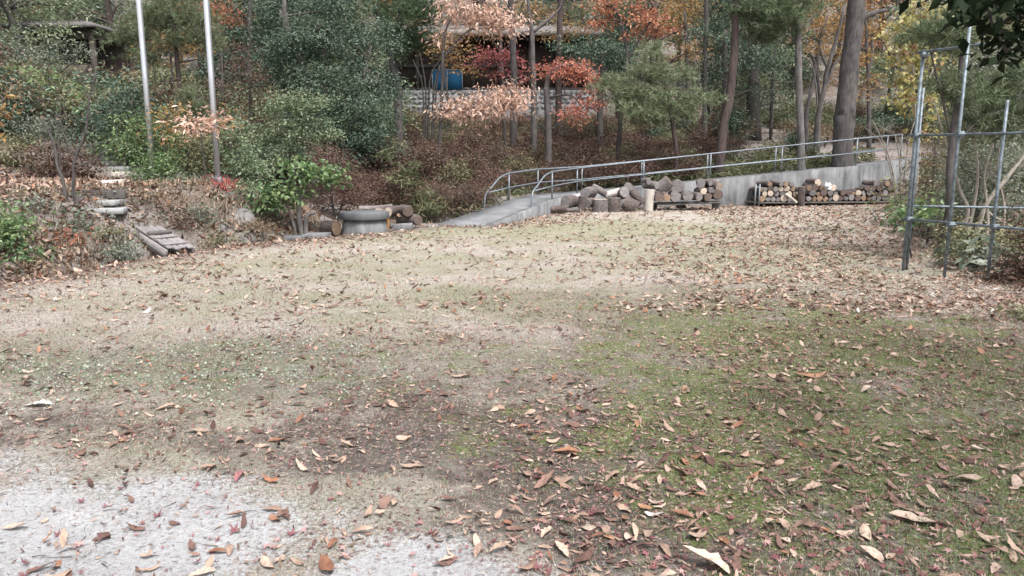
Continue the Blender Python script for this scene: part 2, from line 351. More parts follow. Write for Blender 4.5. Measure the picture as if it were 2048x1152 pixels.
def H(x, y):
    x = np.asarray(x, float); y = np.asarray(y, float); shp = np.broadcast(x, y).shape
    x = np.broadcast_to(x, shp).ravel(); y = np.broadcast_to(y, shp).ravel()
    d, sx = edge_dist(x, y)
    D = np.maximum(d, 0)
    wb = 1 - sst(-4.4, -2.2, sx)
    wr = sst(-.9, .6, sx)
    n = fbm(x, y, .6, 3, 3) - .5
    bank = -.32 * sst(.05, .45, D) * (1 - sst(.55, 1.1, D)) + (.66 + .36 * sst(-7.6, -6.2, sx)) * sst(.7, 2.5, D) + .34 * (1 - sst(-7.6, -6.2, sx)) * sst(2.4, 4.0, D) + .22 * np.maximum(D - 6.6, 0) + n * .34 * sst(.4, 1.2, D) * (1 - .75 * sst(2.2, 3.2, D))
    mid = -.03 * sst(.05, .5, D) + .16 * np.maximum(D - 1.7, 0) + n * .3 * sst(1.7, 3, D)
    rz = ramp_z_at(sx)
    rmp = sst(.05, .5, D) * (rz - .14) + .165 * np.maximum(D - 1.4, 0) + n * .35 * sst(1.5, 3, D)
    z = bank * wb + (1 - wb) * ((1 - wr) * mid + wr * rmp)
    far = .23 * np.maximum(y - 41, 0) * sst(0, 8, D) + .12 * np.maximum(y - 62, 0) * sst(0, 8, D)
    z = np.where(d > 0, z + far, 0.0)
    # field: nearly flat, tiny undulations
    z = np.where(d <= 0, (fbm(x, y, 1.1, 3, 11) - .5) * .03 * sst(0, .8, -d), z)
    return z.reshape(shp)
def h1(x, y): return float(H(np.array([x]), np.array([y]))[0])

def TR(px, py, Y0=7.0, Y1=45.0):
    """first point of the terrain met by the sight line through a picture point"""
    d = ray(px, py); Ys = np.linspace(Y0, Y1, 1600); t = Ys / d[1]; X = d[0] * t; Z = CAMZ + d[2] * t; k = np.nonzero(Z <= H(X, Ys))[0]
    i = k[0] if len(k) else -1
    return np.array([X[i], Ys[i], Z[i]])
def zones(x, y):
    """soil types of the field, real patches of ground"""
    def ell(cx, cy, rx, ry, rot=0.0):
        dx, dy = x - cx, y - cy; c, s = math.cos(rot), math.sin(rot)
        u = (dx * c + dy * s) / rx; v = (-dx * s + dy * c) / ry
        return 1 - sst(.3, 1.5, np.hypot(u, v) + (fbm(x, y, 1.7, 4, 5) - .5) * 1.1)
    sand = np.maximum.reduce([ell(-2.1, 2.75, 1.75, 1.05, .12), ell(-.35, 2.55, .75, .5), ell(-4.0, 3.0, 1.6, 1.0), .35 * ell(.25, 2.5, .5, .3)])
    clover = np.maximum(ell(-2.4, 5.5, 1.9, .95, .15), .6 * ell(-4.4, 5.6, 2, .7))
    moss = np.maximum.reduce([ell(1.7, 4.2, 1.7, 2.6), ell(2.6, 6.2, 2.2, 2.0), ell(3.4, 3.3, 1.7, 1.7), .55 * ell(.6, 5.4, 1.6, 1.0), .5 * ell(-1.2, 5.6, 4.2, 1.3), .5 * ell(2.0, 8.0, 3.0, 1.6)])
    soil = np.maximum.reduce([ell(-.4, 4.05, 2.2, .85), ell(.5, 3.2, 1.2, .9), ell(-2.8, 4.3, 2.2, .55) * .7, ell(-.2, 4.9, 1.8, .5) * .7, .6 * ell(1.6, 3.6, 1.3, 1.3)])
    greenish = np.clip(np.maximum.reduce([.8 * ell(.8, 16.5, 6, 3.2), .6 * ell(-3, 11, 4, 2), .7 * ell(4, 12, 4, 3), .6 * ell(0, 8.2, 5, 1.6), .55 * ell(-2.5, 14.5, 3, 1.5)]), 0, 1)
    return sand, clover, moss, soil, greenish

xs = np.concatenate([np.linspace(-95, -16, 40, endpoint=False), np.linspace(-16, 16, 250, endpoint=False), np.linspace(16, 95, 40)])
ys = np.concatenate([np.linspace(-14, 1, 22, endpoint=False), np.linspace(1, 8, 90, endpoint=False), np.linspace(8, 28, 150, endpoint=False), np.linspace(28, 150, 80)])
GX, GY = np.meshgrid(xs, ys); GZ = H(GX, GY)
Vt = np.stack([GX, GY, GZ], -1).reshape(-1, 3); nx = len(xs)
ii = (np.arange(len(ys) - 1)[:, None] * nx + np.arange(nx - 1)[None, :]).ravel()
Ft = np.stack([ii, ii + 1, ii + nx + 1, ii + nx], -1)
fc = Vt[Ft].mean(1); dF, _ = edge_dist(fc[:, 0], fc[:, 1])
zs = zones(Vt[:, 0], Vt[:, 1])
def sub_terrain(name, mask, mat):
    F = Ft[mask]; used = np.unique(F); mp = np.zeros(len(Vt), int); mp[used] = np.arange(len(used))
    at = {k: v[used] for k, v in zip(('sand', 'clover', 'moss', 'soil', 'greenish'), zs)}
    dv, _ = edge_dist(Vt[used, 0], Vt[used, 1]); at['edge'] = np.clip(1 + dv / 1.6, 0, 1)
    o = link(name, raw_mesh(name, Vt[used], mp[F], mat, None, at, True)); tag(o, kind='structure'); return o

def lawn_mat():
    m, nt, bs, out = mat_new('field_ground')
    v = coords(nt)
    nf = noise_tex(nt, 48, 6, .78, v); nm = noise_tex(nt, 5, 5, .72, v); nl = noise_tex(nt, .8, 4, .6, v); nff = noise_tex(nt, 170, 3, .7, v); np_ = noise_tex(nt, 2.1, 6, .75, v, .6)
    mossn = noise_tex(nt, 3.4, 6, .8, v, .9)
    def R3(cols, pos, fac): r = ramp(nt, cols, pos); nt.links.new(fac, r.inputs[0]); return r.outputs[0]
    grain = mathn(nt, 'ADD', mathn(nt, 'MULTIPLY', nf.outputs[0], .6), mathn(nt, 'ADD', mathn(nt, 'MULTIPLY', nm.outputs[0], .2), mathn(nt, 'MULTIPLY', nff.outputs[0], .2)))
    dry = R3([(.115, .1, .088), (.32, .283, .248), (.5, .46, .415), (.7, .67, .63)], [.35, .45, .54, .66], grain)
    grn = R3([(.09, .1, .055), (.235, .255, .145), (.42, .43, .28)], [.37, .5, .64], grain)
    def msk(a, lo, hi, n=nm, k=1.4, kf=1.3):
        t = mathn(nt, 'ADD', mathn(nt, 'MULTIPLY', mathn(nt, 'SUBTRACT', n.outputs[0], .5), k), mathn(nt, 'MULTIPLY', mathn(nt, 'SUBTRACT', nf.outputs[0], .5), kf))
        return mathn(nt, 'MULTIPLY', mathn(nt, 'SUBTRACT', mathn(nt, 'ADD', attr(nt, a), t), lo), 1 / (hi - lo), True)
    col = mixc(nt, mathn(nt, 'MULTIPLY', R3([(0, 0, 0), (1, 1, 1)], [.42, .6], nl.outputs[0]), .45), dry, grn)
    col = mixc(nt, mathn(nt, 'MULTIPLY', msk('greenish', .35, .75, np_), .75), col, grn)
    mossc = R3([(.035, .042, .02), (.095, .125, .04), (.19, .24, .075), (.32, .365, .15)], [.36, .46, .55, .66], grain)
    soilc = R3([(.022, .017, .015), (.07, .056, .047), (.15, .125, .11), (.3, .265, .24)], [.36, .47, .56, .68], grain)
    clov = R3([(.1, .12, .08), (.26, .29, .21), (.46, .49, .42)], [.38, .5, .62], grain)
    sandc = R3([(.1, .09, .08), (.33, .32, .315), (.54, .535, .54), (.72, .72, .73)], [.35, .42, .49, .62], mathn(nt, 'ADD', mathn(nt, 'MULTIPLY', grain, .75), mathn(nt, 'MULTIPLY', np_.outputs[0], .25)))
    col = mixc(nt, mathn(nt, 'MULTIPLY', msk('clover', .45, .8, np_, 2.2), .7), col, clov)
    col = mixc(nt, mathn(nt, 'MULTIPLY', msk('soil', .4, .95, np_, 2.6, 1.8), .88), col, soilc)
    col = mixc(nt, mathn(nt, 'MULTIPLY', msk('moss', .25, .6, nm, 1.6), .6), col, soilc)
    col = mixc(nt, mathn(nt, 'MULTIPLY', msk('moss', .62, .95, mossn, 3.4, 1.8), .9), col, mossc)
    col = mixc(nt, msk('sand', .42, .72, np_, 1.1, 1.6), col, sandc)
    col = mixc(nt, mathn(nt, 'MULTIPLY', msk('edge', .55, 1.1), .8), col, soilc)
    # crumbs of leaf and bark trodden into the ground
    for sc, thr, k in ((38, .62, .85), (85, .6, .8)):
        vo = nt.nodes.new('ShaderNodeTexVoronoi'); vo.inputs['Scale'].default_value = sc
        wv = nt.nodes.new('ShaderNodeMixRGB'); wv.inputs[0].default_value = .035; nt.links.new(v, wv.inputs[1]); nt.links.new(nf.outputs['Color'], wv.inputs[2]); nt.links.new(wv.outputs[0], vo.inputs['Vector'])
        sp = nt.nodes.new('ShaderNodeSeparateXYZ'); nt.links.new(vo.outputs['Color'], sp.inputs[0])
        chip = R3([(.06, .035, .03), (.2, .1, .08), (.34, .21, .18), (.5, .38, .31), (.62, .54, .46)], [0, .3, .55, .8, 1], sp.outputs[1])
        on = mathn(nt, 'MULTIPLY', mathn(nt, 'GREATER_THAN', mathn(nt, 'ADD', sp.outputs[0], mathn(nt, 'MULTIPLY', mathn(nt, 'SUBTRACT', nm.outputs[0], .5), .8)), thr), mathn(nt, 'LESS_THAN', vo.outputs['Distance'], .42))
        col = mixc(nt, mathn(nt, 'MULTIPLY', on, mathn(nt, 'SUBTRACT', k, mathn(nt, 'MULTIPLY', attr(nt, 'sand'), .45))), col, chip)
    nt.links.new(col, bs.inputs['Base Color']); bs.inputs['Roughness'].default_value = .95; bs.inputs['Specular IOR Level'].default_value = .2
    hgt = mathn(nt, 'ADD', mathn(nt, 'MULTIPLY', nf.outputs[0], .8), mathn(nt, 'ADD', mathn(nt, 'MULTIPLY', nm.outputs[0], .6), mathn(nt, 'MULTIPLY', nff.outputs[0], .3)))
    bump(nt, hgt, bs, 1.0, .045)
    return m
def hill_mat():
    m, nt, bs, out = mat_new('hillside_litter')
    v = coords(nt)
    nf = noise_tex(nt, 26, 6, .75, v); nl = noise_tex(nt, .7, 4, .6, v)
    a = ramp(nt, [(.045, .036, .03), (.12, .093, .075), (.24, .185, .15), (.4, .325, .275)], [.3, .45, .58, .75]); nt.links.new(nf.outputs[0], a.inputs[0])
    b = ramp(nt, [(.12, .112, .108), (.27, .255, .25), (.46, .445, .435)], [.35, .5, .7]); nt.links.new(nf.outputs[0], b.inputs[0])
    k = ramp(nt, [(0, 0, 0), (1, 1, 1)], [.4, .56]); nt.links.new(nl.outputs[0], k.inputs[0])
    nt.links.new(mixc(nt, mathn(nt, 'MULTIPLY', k.outputs[0], .6), a.outputs[0], b.outputs[0]), bs.inputs['Base Color'])
    bs.inputs['Roughness'].default_value = .95; bs.inputs['Specular IOR Level'].default_value = .2
    bump(nt, nf.outputs[0], bs, .9, .06)
    return m
lawn = sub_terrain('lawn', dF <= 0, lawn_mat())
hillside = sub_terrain('hillside', dF > 0, hill_mat())

# ------------------------------------------------------------------ concrete ramp and its walls
def offset_path(path, w):
    P = np.asarray(path); out = []
    for i in range(len(P)):
        t = (P[min(i + 1, len(P) - 1)] - P[max(i - 1, 0)]); t /= np.linalg.norm(t); out.append(P[i] + w * np.array([-t[1], t[0]]))
    return np.array(out)
def dense(path, zsv, n=14):
    P = []; Z = []
    for i in range(len(path) - 1):
        for t in np.linspace(0, 1, n, endpoint=False): P.append(path[i] * (1 - t) + path[i + 1] * t); Z.append(zsv[i] * (1 - t) + zsv[i + 1] * t)
    P.append(path[-1]); Z.append(zsv[-1]); return np.array(P), np.array(Z)
RN, RZ = dense([np.array(p) for p in RAMP_NEAR], RAMP_Z)
RFAR = []
for i, p in enumerate(RN):
    w = 1.25 if i > 6 else 1.28
    t = RN[min(i + 2, len(RN) - 1)] - RN[max(i - 2, 0)]; t = t / np.linalg.norm(t); RFAR.append(p + w * np.array([-t[1], t[0]]))
RFAR = np.array(RFAR)
RFAR[0] = G(876, 451)[:2]
for k in range(1, 14): RFAR[k] = RFAR[0] + (RFAR[14] - RFAR[0]) * k / 14
ramp_root = empty('concrete_ramp', (*RN[0], 0), 'grey concrete ramp rising to the right behind the log piles', 'ramp')
def strip_solid(A, B, zt, zb):
    n = len(A); V = np.concatenate([np.c_[A, zt], np.c_[B, zt], np.c_[A, zb], np.c_[B, zb]]); F = []
    for i in range(n - 1):
        a, b, c, d = i, n + i, 2 * n + i, 3 * n + i
        F += [(a, a + 1, b + 1), (a, b + 1, b), (a, c, c + 1), (a, c + 1, a + 1), (b, b + 1, d + 1), (b, d + 1, d)]
    e = n - 1
    F += [(0, n, 3 * n), (0, 3 * n, 2 * n), (e, 2 * n + e, 3 * n + e), (e, 3 * n + e, n + e)]
    return V, np.array(F)
off = np.array([*RN[0], 0])
inner = RN + (RFAR - RN) * .13
mb = MB(); V, F = strip_solid(inner, RFAR, RZ + .008, RZ - .35); mb.add(V - off, F); link('walkway_slab', mb.mesh('walkway_slab', M['slab']), ramp_root)
curb = np.interp(np.arange(len(RN)), [0, 8, 26, 34, 80], [.010, .012, .014, .05, .06])
mb = MB(); V, F = strip_solid(RN, inner, RZ + curb, np.full(len(RN), -.25)); mb.add(V - off, F); link('retaining_wall', mb.mesh('retaining_wall', M['concrete']), ramp_root)

def on_path(path2, z2, px):
    """world point of a path (plan polyline with heights) seen at picture column px (columns are vertical planes closely enough)"""
    best = None
    for i in range(len(path2) - 1):
        for t in np.linspace(0, 1, 30):
            p = path2[i] * (1 - t) + path2[i + 1] * t; z = z2[i] * (1 - t) + z2[i + 1] * t
            dep = (np.array([*p, z]) - np.array([0, 0, CAMZ])) @ _f
            e = abs(1024 + FPX * p[0] / dep - px)
            if best is None or e < best[0]: best = (e, p, z)
    return best[1], best[2]
def handrail(label, path, zz, cols):
    pts = [on_path(path, zz, c) for c in cols]; HG = [float(np.interp(p[0], [0, 2, 11], [.76, .76, .89])) for p, z in pts]
    o = np.array([*pts[0][0], pts[0][1]])
    root = empty('handrail', o, label, 'handrail', 'steel handrails along the ramp')
    for k, (p, z) in enumerate(pts):
        if k == 0: continue
        mb = MB(); tube(mb, [np.array([*p, z - .1]) - o, np.array([*p, z + HG[k]]) - o], .022, 8); link('post', mb.mesh('post', M['galv'], True), root)
    tops = [np.array([*p, z + g + .005]) for (p, z), g in zip(pts, HG)]; mids = [np.array([*p, z + g * .48]) for (p, z), g in zip(pts, HG)]
    p0 = np.array([*pts[0][0], pts[0][1] - .1]); dv = tops[1] - tops[0]
    first = [p0, p0 + np.array([0, 0, .45]) + dv * .06, tops[0] - np.array([0, 0, .25]) + dv * .3, tops[0] + dv * .62 - np.array([0, 0, .06]), tops[1]]
    mb = MB(); tube(mb, np.vstack([spline(first, 18) - o, np.array(tops[2:]) - o]), .024, 8); link('top_rail', mb.mesh('top_rail', M['galv'], True), root)
    mb = MB(); tube(mb, np.vstack([[first[2] - o - dv * .14 - np.array([0, 0, .12])], np.array(mids[1:]) - o]), .02, 8); link('middle_rail', mb.mesh('middle_rail', M['galv'], True), root)
    return root
nearl = RN + (RFAR - RN) * .07; farl = RN + (RFAR - RN) * .95
handrail('near steel handrail on the wall behind the log piles', nearl, RZ + curb, [1062, 1104, 1154, 1286, 1420, 1562, 1711, 1800])
handrail('far steel handrail on the forest side of the ramp', farl, RZ, [968, 1018, 1076, 1164, 1282, 1414, 1549, 1688, 1772])

# ------------------------------------------------------------------ flagpoles
for (bx, by, Y, lab) in ((304, 322, 17.2, 'tall silver flagpole further left, rising out of the yellow green bushes'), (436, 356, 16.3, 'tall silver flagpole behind the small scarlet bush on the bank')):
    p = W(bx, by, Y); z = h1(p[0], Y); r0 = empty('flagpole', (p[0], Y, z), lab, 'flagpole', 'silver flagpoles on the bank')
    mb = MB(); tube(mb, [(0, 0, -.3), (0, 0, 2.5), (0, 0, 5), (0, 0, 9.2)], [.058, .057, .055, .04], 16); link('pole', mb.mesh('pole', M['pole'], True), r0)
    mb = MB(); tube(mb, [(0, 0, -.1), (0, 0, .22), (0, 0, .25)], [.1, .1, .07], 14); link('base_sleeve', mb.mesh('base_sleeve', M['galv'], True), r0)
    mb = MB(); tube(mb, [(0, 0, 9.2), (0, 0, 9.28), (0, 0, 9.36), (0, 0, 9.4)], [.03, .08, .06, .01], 12); link('finial', mb.mesh('finial', M['pole'], True), r0)
    mb = MB(); tube(mb, [(.075, -.02, .9), (.07, -.02, 9.1)], .005, 4); link('rope', mb.mesh('rope', M['whitepaint']), r0)

# ------------------------------------------------------------------ lodge on the hillside
LY = 38.0
lx0, lx1 = W(770, 200, LY)[0], W(1180, 200, LY)[0]
zb, zt = W(900, 217, LY)[2], W(900, 180, LY)[2]; ztop = W(900, 72, LY)[2]
lodge = empty('lodge', ((lx0 + lx1) / 2, LY, zb), 'dark timber lodge on a stone plinth among the trees up the slope', 'building')
lo = np.array([(lx0 + lx1) / 2, LY, zb]); lw = lx1 - lx0
mb = MB(); box(mb, (0, 3, (zt - zb) / 2 - .6), (lw, 6, zt - zb + 1.2)); plinth = link('stone_plinth', mb.mesh('stone_plinth', M['mortar']), lodge)
stone_me = []
for k in range(8):
    V = np.array([[math.cos(a) * 1, 0, math.sin(a)] for a in np.linspace(0, 2 * math.pi, 7, endpoint=False)]) * (1 + rng.uniform(-.22, .22, (7, 1)))
    top = V * .72 + np.array([0, -.55, 0]); VV = np.vstack([V, top, [[0, -.62, 0]]]); F = []
    for i in range(7): j = (i + 1) % 7; F += [(i, j, 7 + j), (i, 7 + j, 7 + i), (7 + i, 7 + j, 14)]
    stone_me.append(raw_mesh('stone', VV, np.array(F)[:, ::-1], M['stone'], None, None, True))
zrow = .08
while zrow < zt - zb - .05:
    x = -lw / 2 + .1
    while x < lw / 2:
        s = rng.uniform(.1, .17); 
        st = link('stone', stone_me[rng.integers(8)], plinth, (x + s, -.0, zrow + rng.uniform(-.03, .03))); st.scale = (s * rng.uniform(.9, 1.25), .1, s * .8); st.rotation_euler = (0, rng.uniform(-.5, .5), 0)
        x += s * 2.15
    zrow += .23
hw = ztop - zt
mb = MB(); box(mb, (0, 3, zt - zb + hw / 2), (lw - .2, 5.6, hw)); wall = link('wall', mb.mesh('wall', M['timber']), lodge)
for i, x in enumerate(np.linspace(-lw / 2 + .25, lw / 2 - .25, 8)):
    mb = MB(); box(mb, (0, 0, hw / 2), (.16, .16, hw)); link('post', mb.mesh('post', M['plankdark']), lodge, (x, .06, zt - zb))
for z in (.05, hw * .45, hw - .12):
    mb = MB(); box(mb, (0, 0, 0), (lw - .1, .12, .14)); link('beam', mb.mesh('beam', M['plankdark']), lodge, (0, .1, zt - zb + z))
bx = W(895, 160, LY)[0] - lo[0]; bw = S(58, LY); bh = W(0, 141, LY)[2] - zt
blue = empty('shutter', (bx, -.06, zt - zb + .03), None, None); blue.parent = lodge; blue['label'] = 'bright blue double panel with thin white frame'
for k in (-1, 1):
    mb = MB(); box(mb, (k * bw / 4, 0, bh / 2), (bw / 2 - .04, .05, bh)); link('blue_panel', mb.mesh('blue_panel', M['blue']), blue)
mb = MB()
for x in (-bw / 2, 0, bw / 2): box(mb, (x, -.03, bh / 2), (.035, .03, bh))
box(mb, (0, -.034, bh), (bw + .03, .03, .035)); link('frame', mb.mesh('frame', M['whitepaint']), blue)
# roof: two slopes with thick pale eave
rf_bot, rf_top = ztop - zb - .1, W(0, 58, LY + 3)[2] - zb - .6
mb = MB(); e = .4
V = np.array([(-lw / 2 - e, -1.2, rf_bot), (lw / 2 + e, -1.2, rf_bot), (lw / 2 + e, 3, rf_top + .6), (-lw / 2 - e, 3, rf_top + .6), (lw / 2 + e, 7, rf_bot), (-lw / 2 - e, 7, rf_bot)])
V2 = V + np.array([0, 0, .16]); VV = np.vstack([V, V2])
F = [(6, 7, 8), (6, 8, 9), (9, 8, 10), (9, 10, 11), (0, 2, 1), (0, 3, 2), (3, 4, 2), (3, 5, 4), (0, 1, 7), (0, 7, 6), (4, 5, 11), (4, 11, 10), (0, 6, 9), (0, 9, 3), (3, 9, 11), (3, 11, 5), (1, 2, 8), (1, 8, 7), (2, 4, 10), (2, 10, 8)]
mb.add(VV, F); roof = link('roof', mb.mesh('roof', M['roof']), lodge)
mb = MB(); box(mb, (0, -1.24, rf_bot + .06), (lw + 2 * e, .06, .26)); link('eave_board', mb.mesh('eave_board', M['eave']), roof)
for x in np.linspace(-lw / 2, lw / 2, 14):
    mb = MB(); box(mb, (0, -.55, .02), (.09, 1.3, .12), (R(22), 0, 0)); link('rafter', mb.mesh('rafter', M['plankdark']), roof, (x, 0, rf_bot - .02))

# small open hut, upper left
HY = 32.0
hp = W(150, 60, HY); hx = hp[0]; hz0 = h1(hx, HY); eave = W(0, 62, HY)[2] - hz0; apex = W(0, 40, HY)[2] - hz0
hut = empty('hut', (hx, HY, hz0), 'small dark open hut with a low pitched roof, upper left in the trees', 'hut'); hr = S(85, HY)
mb = MB(); V = np.array([(-hr, -hr, eave), (hr, -hr, eave), (hr, hr, eave), (-hr, hr, eave), (-hr * .25, 0, apex), (hr * .25, 0, apex)])
VV = np.vstack([V, V - np.array([0, 0, .14])])
F = [(0, 1, 5), (0, 5, 4), (1, 2, 5), (2, 3, 4), (2, 4, 5), (3, 0, 4), (6, 11, 7), (6, 10, 11), (7, 11, 8), (8, 10, 9), (8, 11, 10), (9, 10, 6), (0, 6, 7), (0, 7, 1), (1, 7, 8), (1, 8, 2), (2, 8, 9), (2, 9, 3), (3, 9, 6), (3, 6, 0)]
mb.add(VV, F); link('roof', mb.mesh('roof', M['roofdark']), hut)
for sx in (-1, 1):
    for sy in (-1, 1):
        mb = MB(); box(mb, (0, 0, eave / 2 - .3), (.18, .18, eave + .5)); link('post', mb.mesh('post', M['timber']), hut, (sx * hr * .8, sy * hr * .8, 0))
mb = MB(); box(mb, (0, hr * .7, eave / 2), (hr * 1.5, .1, eave - .3)); link('back_wall', mb.mesh('back_wall', M['timber']), hut)
mb = MB(); box(mb, (0, -hr * .8, eave - .35), (hr * 1.75, .14, .2)); link('beam', mb.mesh('beam', M['timber']), hut)
mb = MB(); box(mb, (0, -hr * .8, eave * .35), (hr * 1.6, .08, .9)); link('low_wall', mb.mesh('low_wall', M['timber']), hut)

# ------------------------------------------------------------------ covered well, slabs, logs by it
def log_obj(label, p, r, L, axis, mats, group=None, seed=0, taper=0.0, cat='log', name='log', both=True, seg=14, squash=1.0):
    """log centred at p with its axis along 'axis'; local Z is the axis. parts: cut_face"""
    lr = np.random.default_rng(seed + 1000); n = 6
    th = np.linspace(0, 2 * math.pi, seg, endpoint=False)
    prof = 1 + .06 * np.sin(2 * th + lr.uniform(0, 6)) + .05 * np.sin(3 * th + lr.uniform(0, 6)) + lr.normal(0, .025, seg)
    zz = np.linspace(-L / 2, L / 2, n); V = []
    bend = lr.normal(0, .03 * L, 2)
    for k, z in enumerate(zz):
        q = prof * (1 + lr.normal(0, .02, seg)) * r * (1 - taper * (k / (n - 1) - .5)) * (.965 if k in (0, n - 1) else 1)
        b = (1 - (2 * k / (n - 1) - 1) ** 2)
        V.append(np.c_[np.cos(th) * q * squash + bend[0] * b, np.sin(th) * q + bend[1] * b, np.full(seg, z)])
    V = np.array(V); Vb = V.reshape(-1, 3); F = []
    for k in range(n - 1):
        for j in range(seg):
            a, b, c, d = k * seg + j, k * seg + (j + 1) % seg, (k + 1) * seg + (j + 1) % seg, (k + 1) * seg + j
            F += [(a, b, c), (a, c, d)]
    me = raw_mesh('log', Vb, np.array(F), M[mats[0]], None, {'rnd': np.full(len(Vb), .5)}, True)
    o = link(name, me); tag(o, label, cat, group)
    q = Vector(axis).to_track_quat('Z', 'Y'); o.rotation_mode = 'QUATERNION'; o.rotation_quaternion = q; o.location = tuple(p)
    for e in (0, n - 1):
        ring = V[e] * np.array([.985, .985, 1]); c = ring.mean(0) + np.array([0, 0, (.004 if e else -.004)])
        mid = c + (ring - c) * .5; mid[:, 2] += lr.normal(0, .004, seg)
        VV = np.vstack([ring, mid, c]); FF = []
        for j in range(seg):
            k = (j + 1) % seg; FF += [(j, k, seg + k), (j, seg + k, seg + j), (seg + j, seg + k, 2 * seg)]
        FF = np.array(FF); FF = FF if e else FF[:, ::-1]
        link('cut_face', raw_mesh('cut_face', VV, FF, M[mats[1]], None, {'rnd': np.full(len(VV), .5)}), o)
    return o

wb = G(721, 467); wc = np.array([wb[0], wb[1] + .48, 0])
well = empty('well', wc, 'low round concrete well covered with a thick grey lid', 'well')
def lathe(mb, prof, seg=40, mat=0, jit=0):
    P = np.array(prof); th = np.linspace(0, 2 * math.pi, seg, endpoint=False); n = len(P)
    V = np.stack([P[:, 0, None] * np.cos(th), P[:, 0, None] * np.sin(th), np.repeat(P[:, 1, None], seg, 1)], -1).reshape(-1, 3)
    i = np.arange(n - 1)[:, None] * seg; j = np.arange(seg)[None]; j2 = (j + 1) % seg
    F = np.concatenate([np.stack([i + j, i + j2, i + seg + j2], -1).reshape(-1, 3), np.stack([i + j, i + seg + j2, i + seg + j], -1).reshape(-1, 3)])
    mb.add(V, F, mat)
mb = MB(); lathe(mb, [(.475, -.1), (.472, .195), (.45, .2), (.45, .275), (.0, .275)]); link('well_ring', mb.mesh('well_ring', M['well']), well)
mb = MB(); lathe(mb, [(0, .272), (.527, .272), (.53, .276), (.53, .408), (.526, .412), (0, .412)], 14); link('lid', mb.mesh('lid', M['lid']), well)

def ob_px(zx, zy, ox, oy, k): return ox + zx / k, oy + zy / k
wk = lambda zx, zy: ob_px(zx, zy, 600, 390, 7.88)
GRPW = 'logs beside the covered well'
def put(label, zx, zy, Y, r_px, L, axis, mats, grp=GRPW, mapper=wk, seed=0, k=7.88, **kw):
    px, py = mapper(zx, zy); p = W(px, py, Y); r = S(r_px / k, Y)
    return log_obj(label, p, r, L, axis, mats, grp, seed, **kw)
put('short rough barked log lying against the left side of the well', 480, 515, 15.6, 116, .33, (.82, -.45, 0), ('logbark', 'cut_tan'), seed=1)
put('grey log lying behind the right edge of the well lid', 1200, 205, 17.2, 52, .75, (1, .12, .04), ('logbark_grey', 'cut_grey'), seed=2)
put('log with pale cream cut end showing beside the well lid', 1345, 255, 16.95, 78, .6, (-.35, -1, 0), ('logbark', 'cut_pale'), seed=3)
put('log with oval whitish cut end to the right of the lid', 1497, 262, 16.9, 84, .55, (-.45, -1, 0), ('logbark', 'cut_pale'), seed=4, squash=.85)
put('dark ended log on top at the right of the well pile', 1650, 245, 16.8, 86, .6, (.42, -1, 0), ('logbark', 'cut_dark'), seed=5)
put('rough log lying on the ground at the right of the well pile', 1745, 385, 16.75, 88, .5, (.75, -.65, 0), ('logbark', 'cut_dark'), seed=6)
put('short upright split log under the pale cut ends', 1575, 395, 16.9, 60, .3, (.2, -.6, 1), ('logbark', 'cut_tan'), seed=7)
put('orange brown split log standing against the right of the well', 1372, 430, 16.25, 42, .27, (.06, 0, 1), ('orangewood', 'cut_tan'), seed=8, squash=.7)
def slab_obj(name, label, cat, c, s, rz, mat, rot=(0, 0), group=None, bw=.012):
    mb = MB(); box(mb, (0, 0, 0), s, jit=min(s) * .06); o = link(name, mb.mesh(name, mat)); o.location = tuple(c); o.rotation_euler = (rot[0], rot[1], rz); bevel(o, bw)
    return tag(o, label, cat, group)
p = G(804, 460); slab_obj('concrete_block', 'flat grey concrete block on the grass right of the well', 'block', (p[0], p[1] + .12, .05), (.44, .26, .14), .06, M['well'])
p = G(628, 477); slab_obj('paving_slab', 'low grey paving slab sunk in leaves left of the short log', 'slab', (p[0], p[1] + .2, .03), (.46, .4, .12), -.1, M['well'])
p = G(585, 480); slab_obj('paving_slab', 'low slab half hidden in dry grass below the leafy stump', 'slab', (p[0], p[1] + .2, .0), (.4, .36, .12), .2, M['lid'])

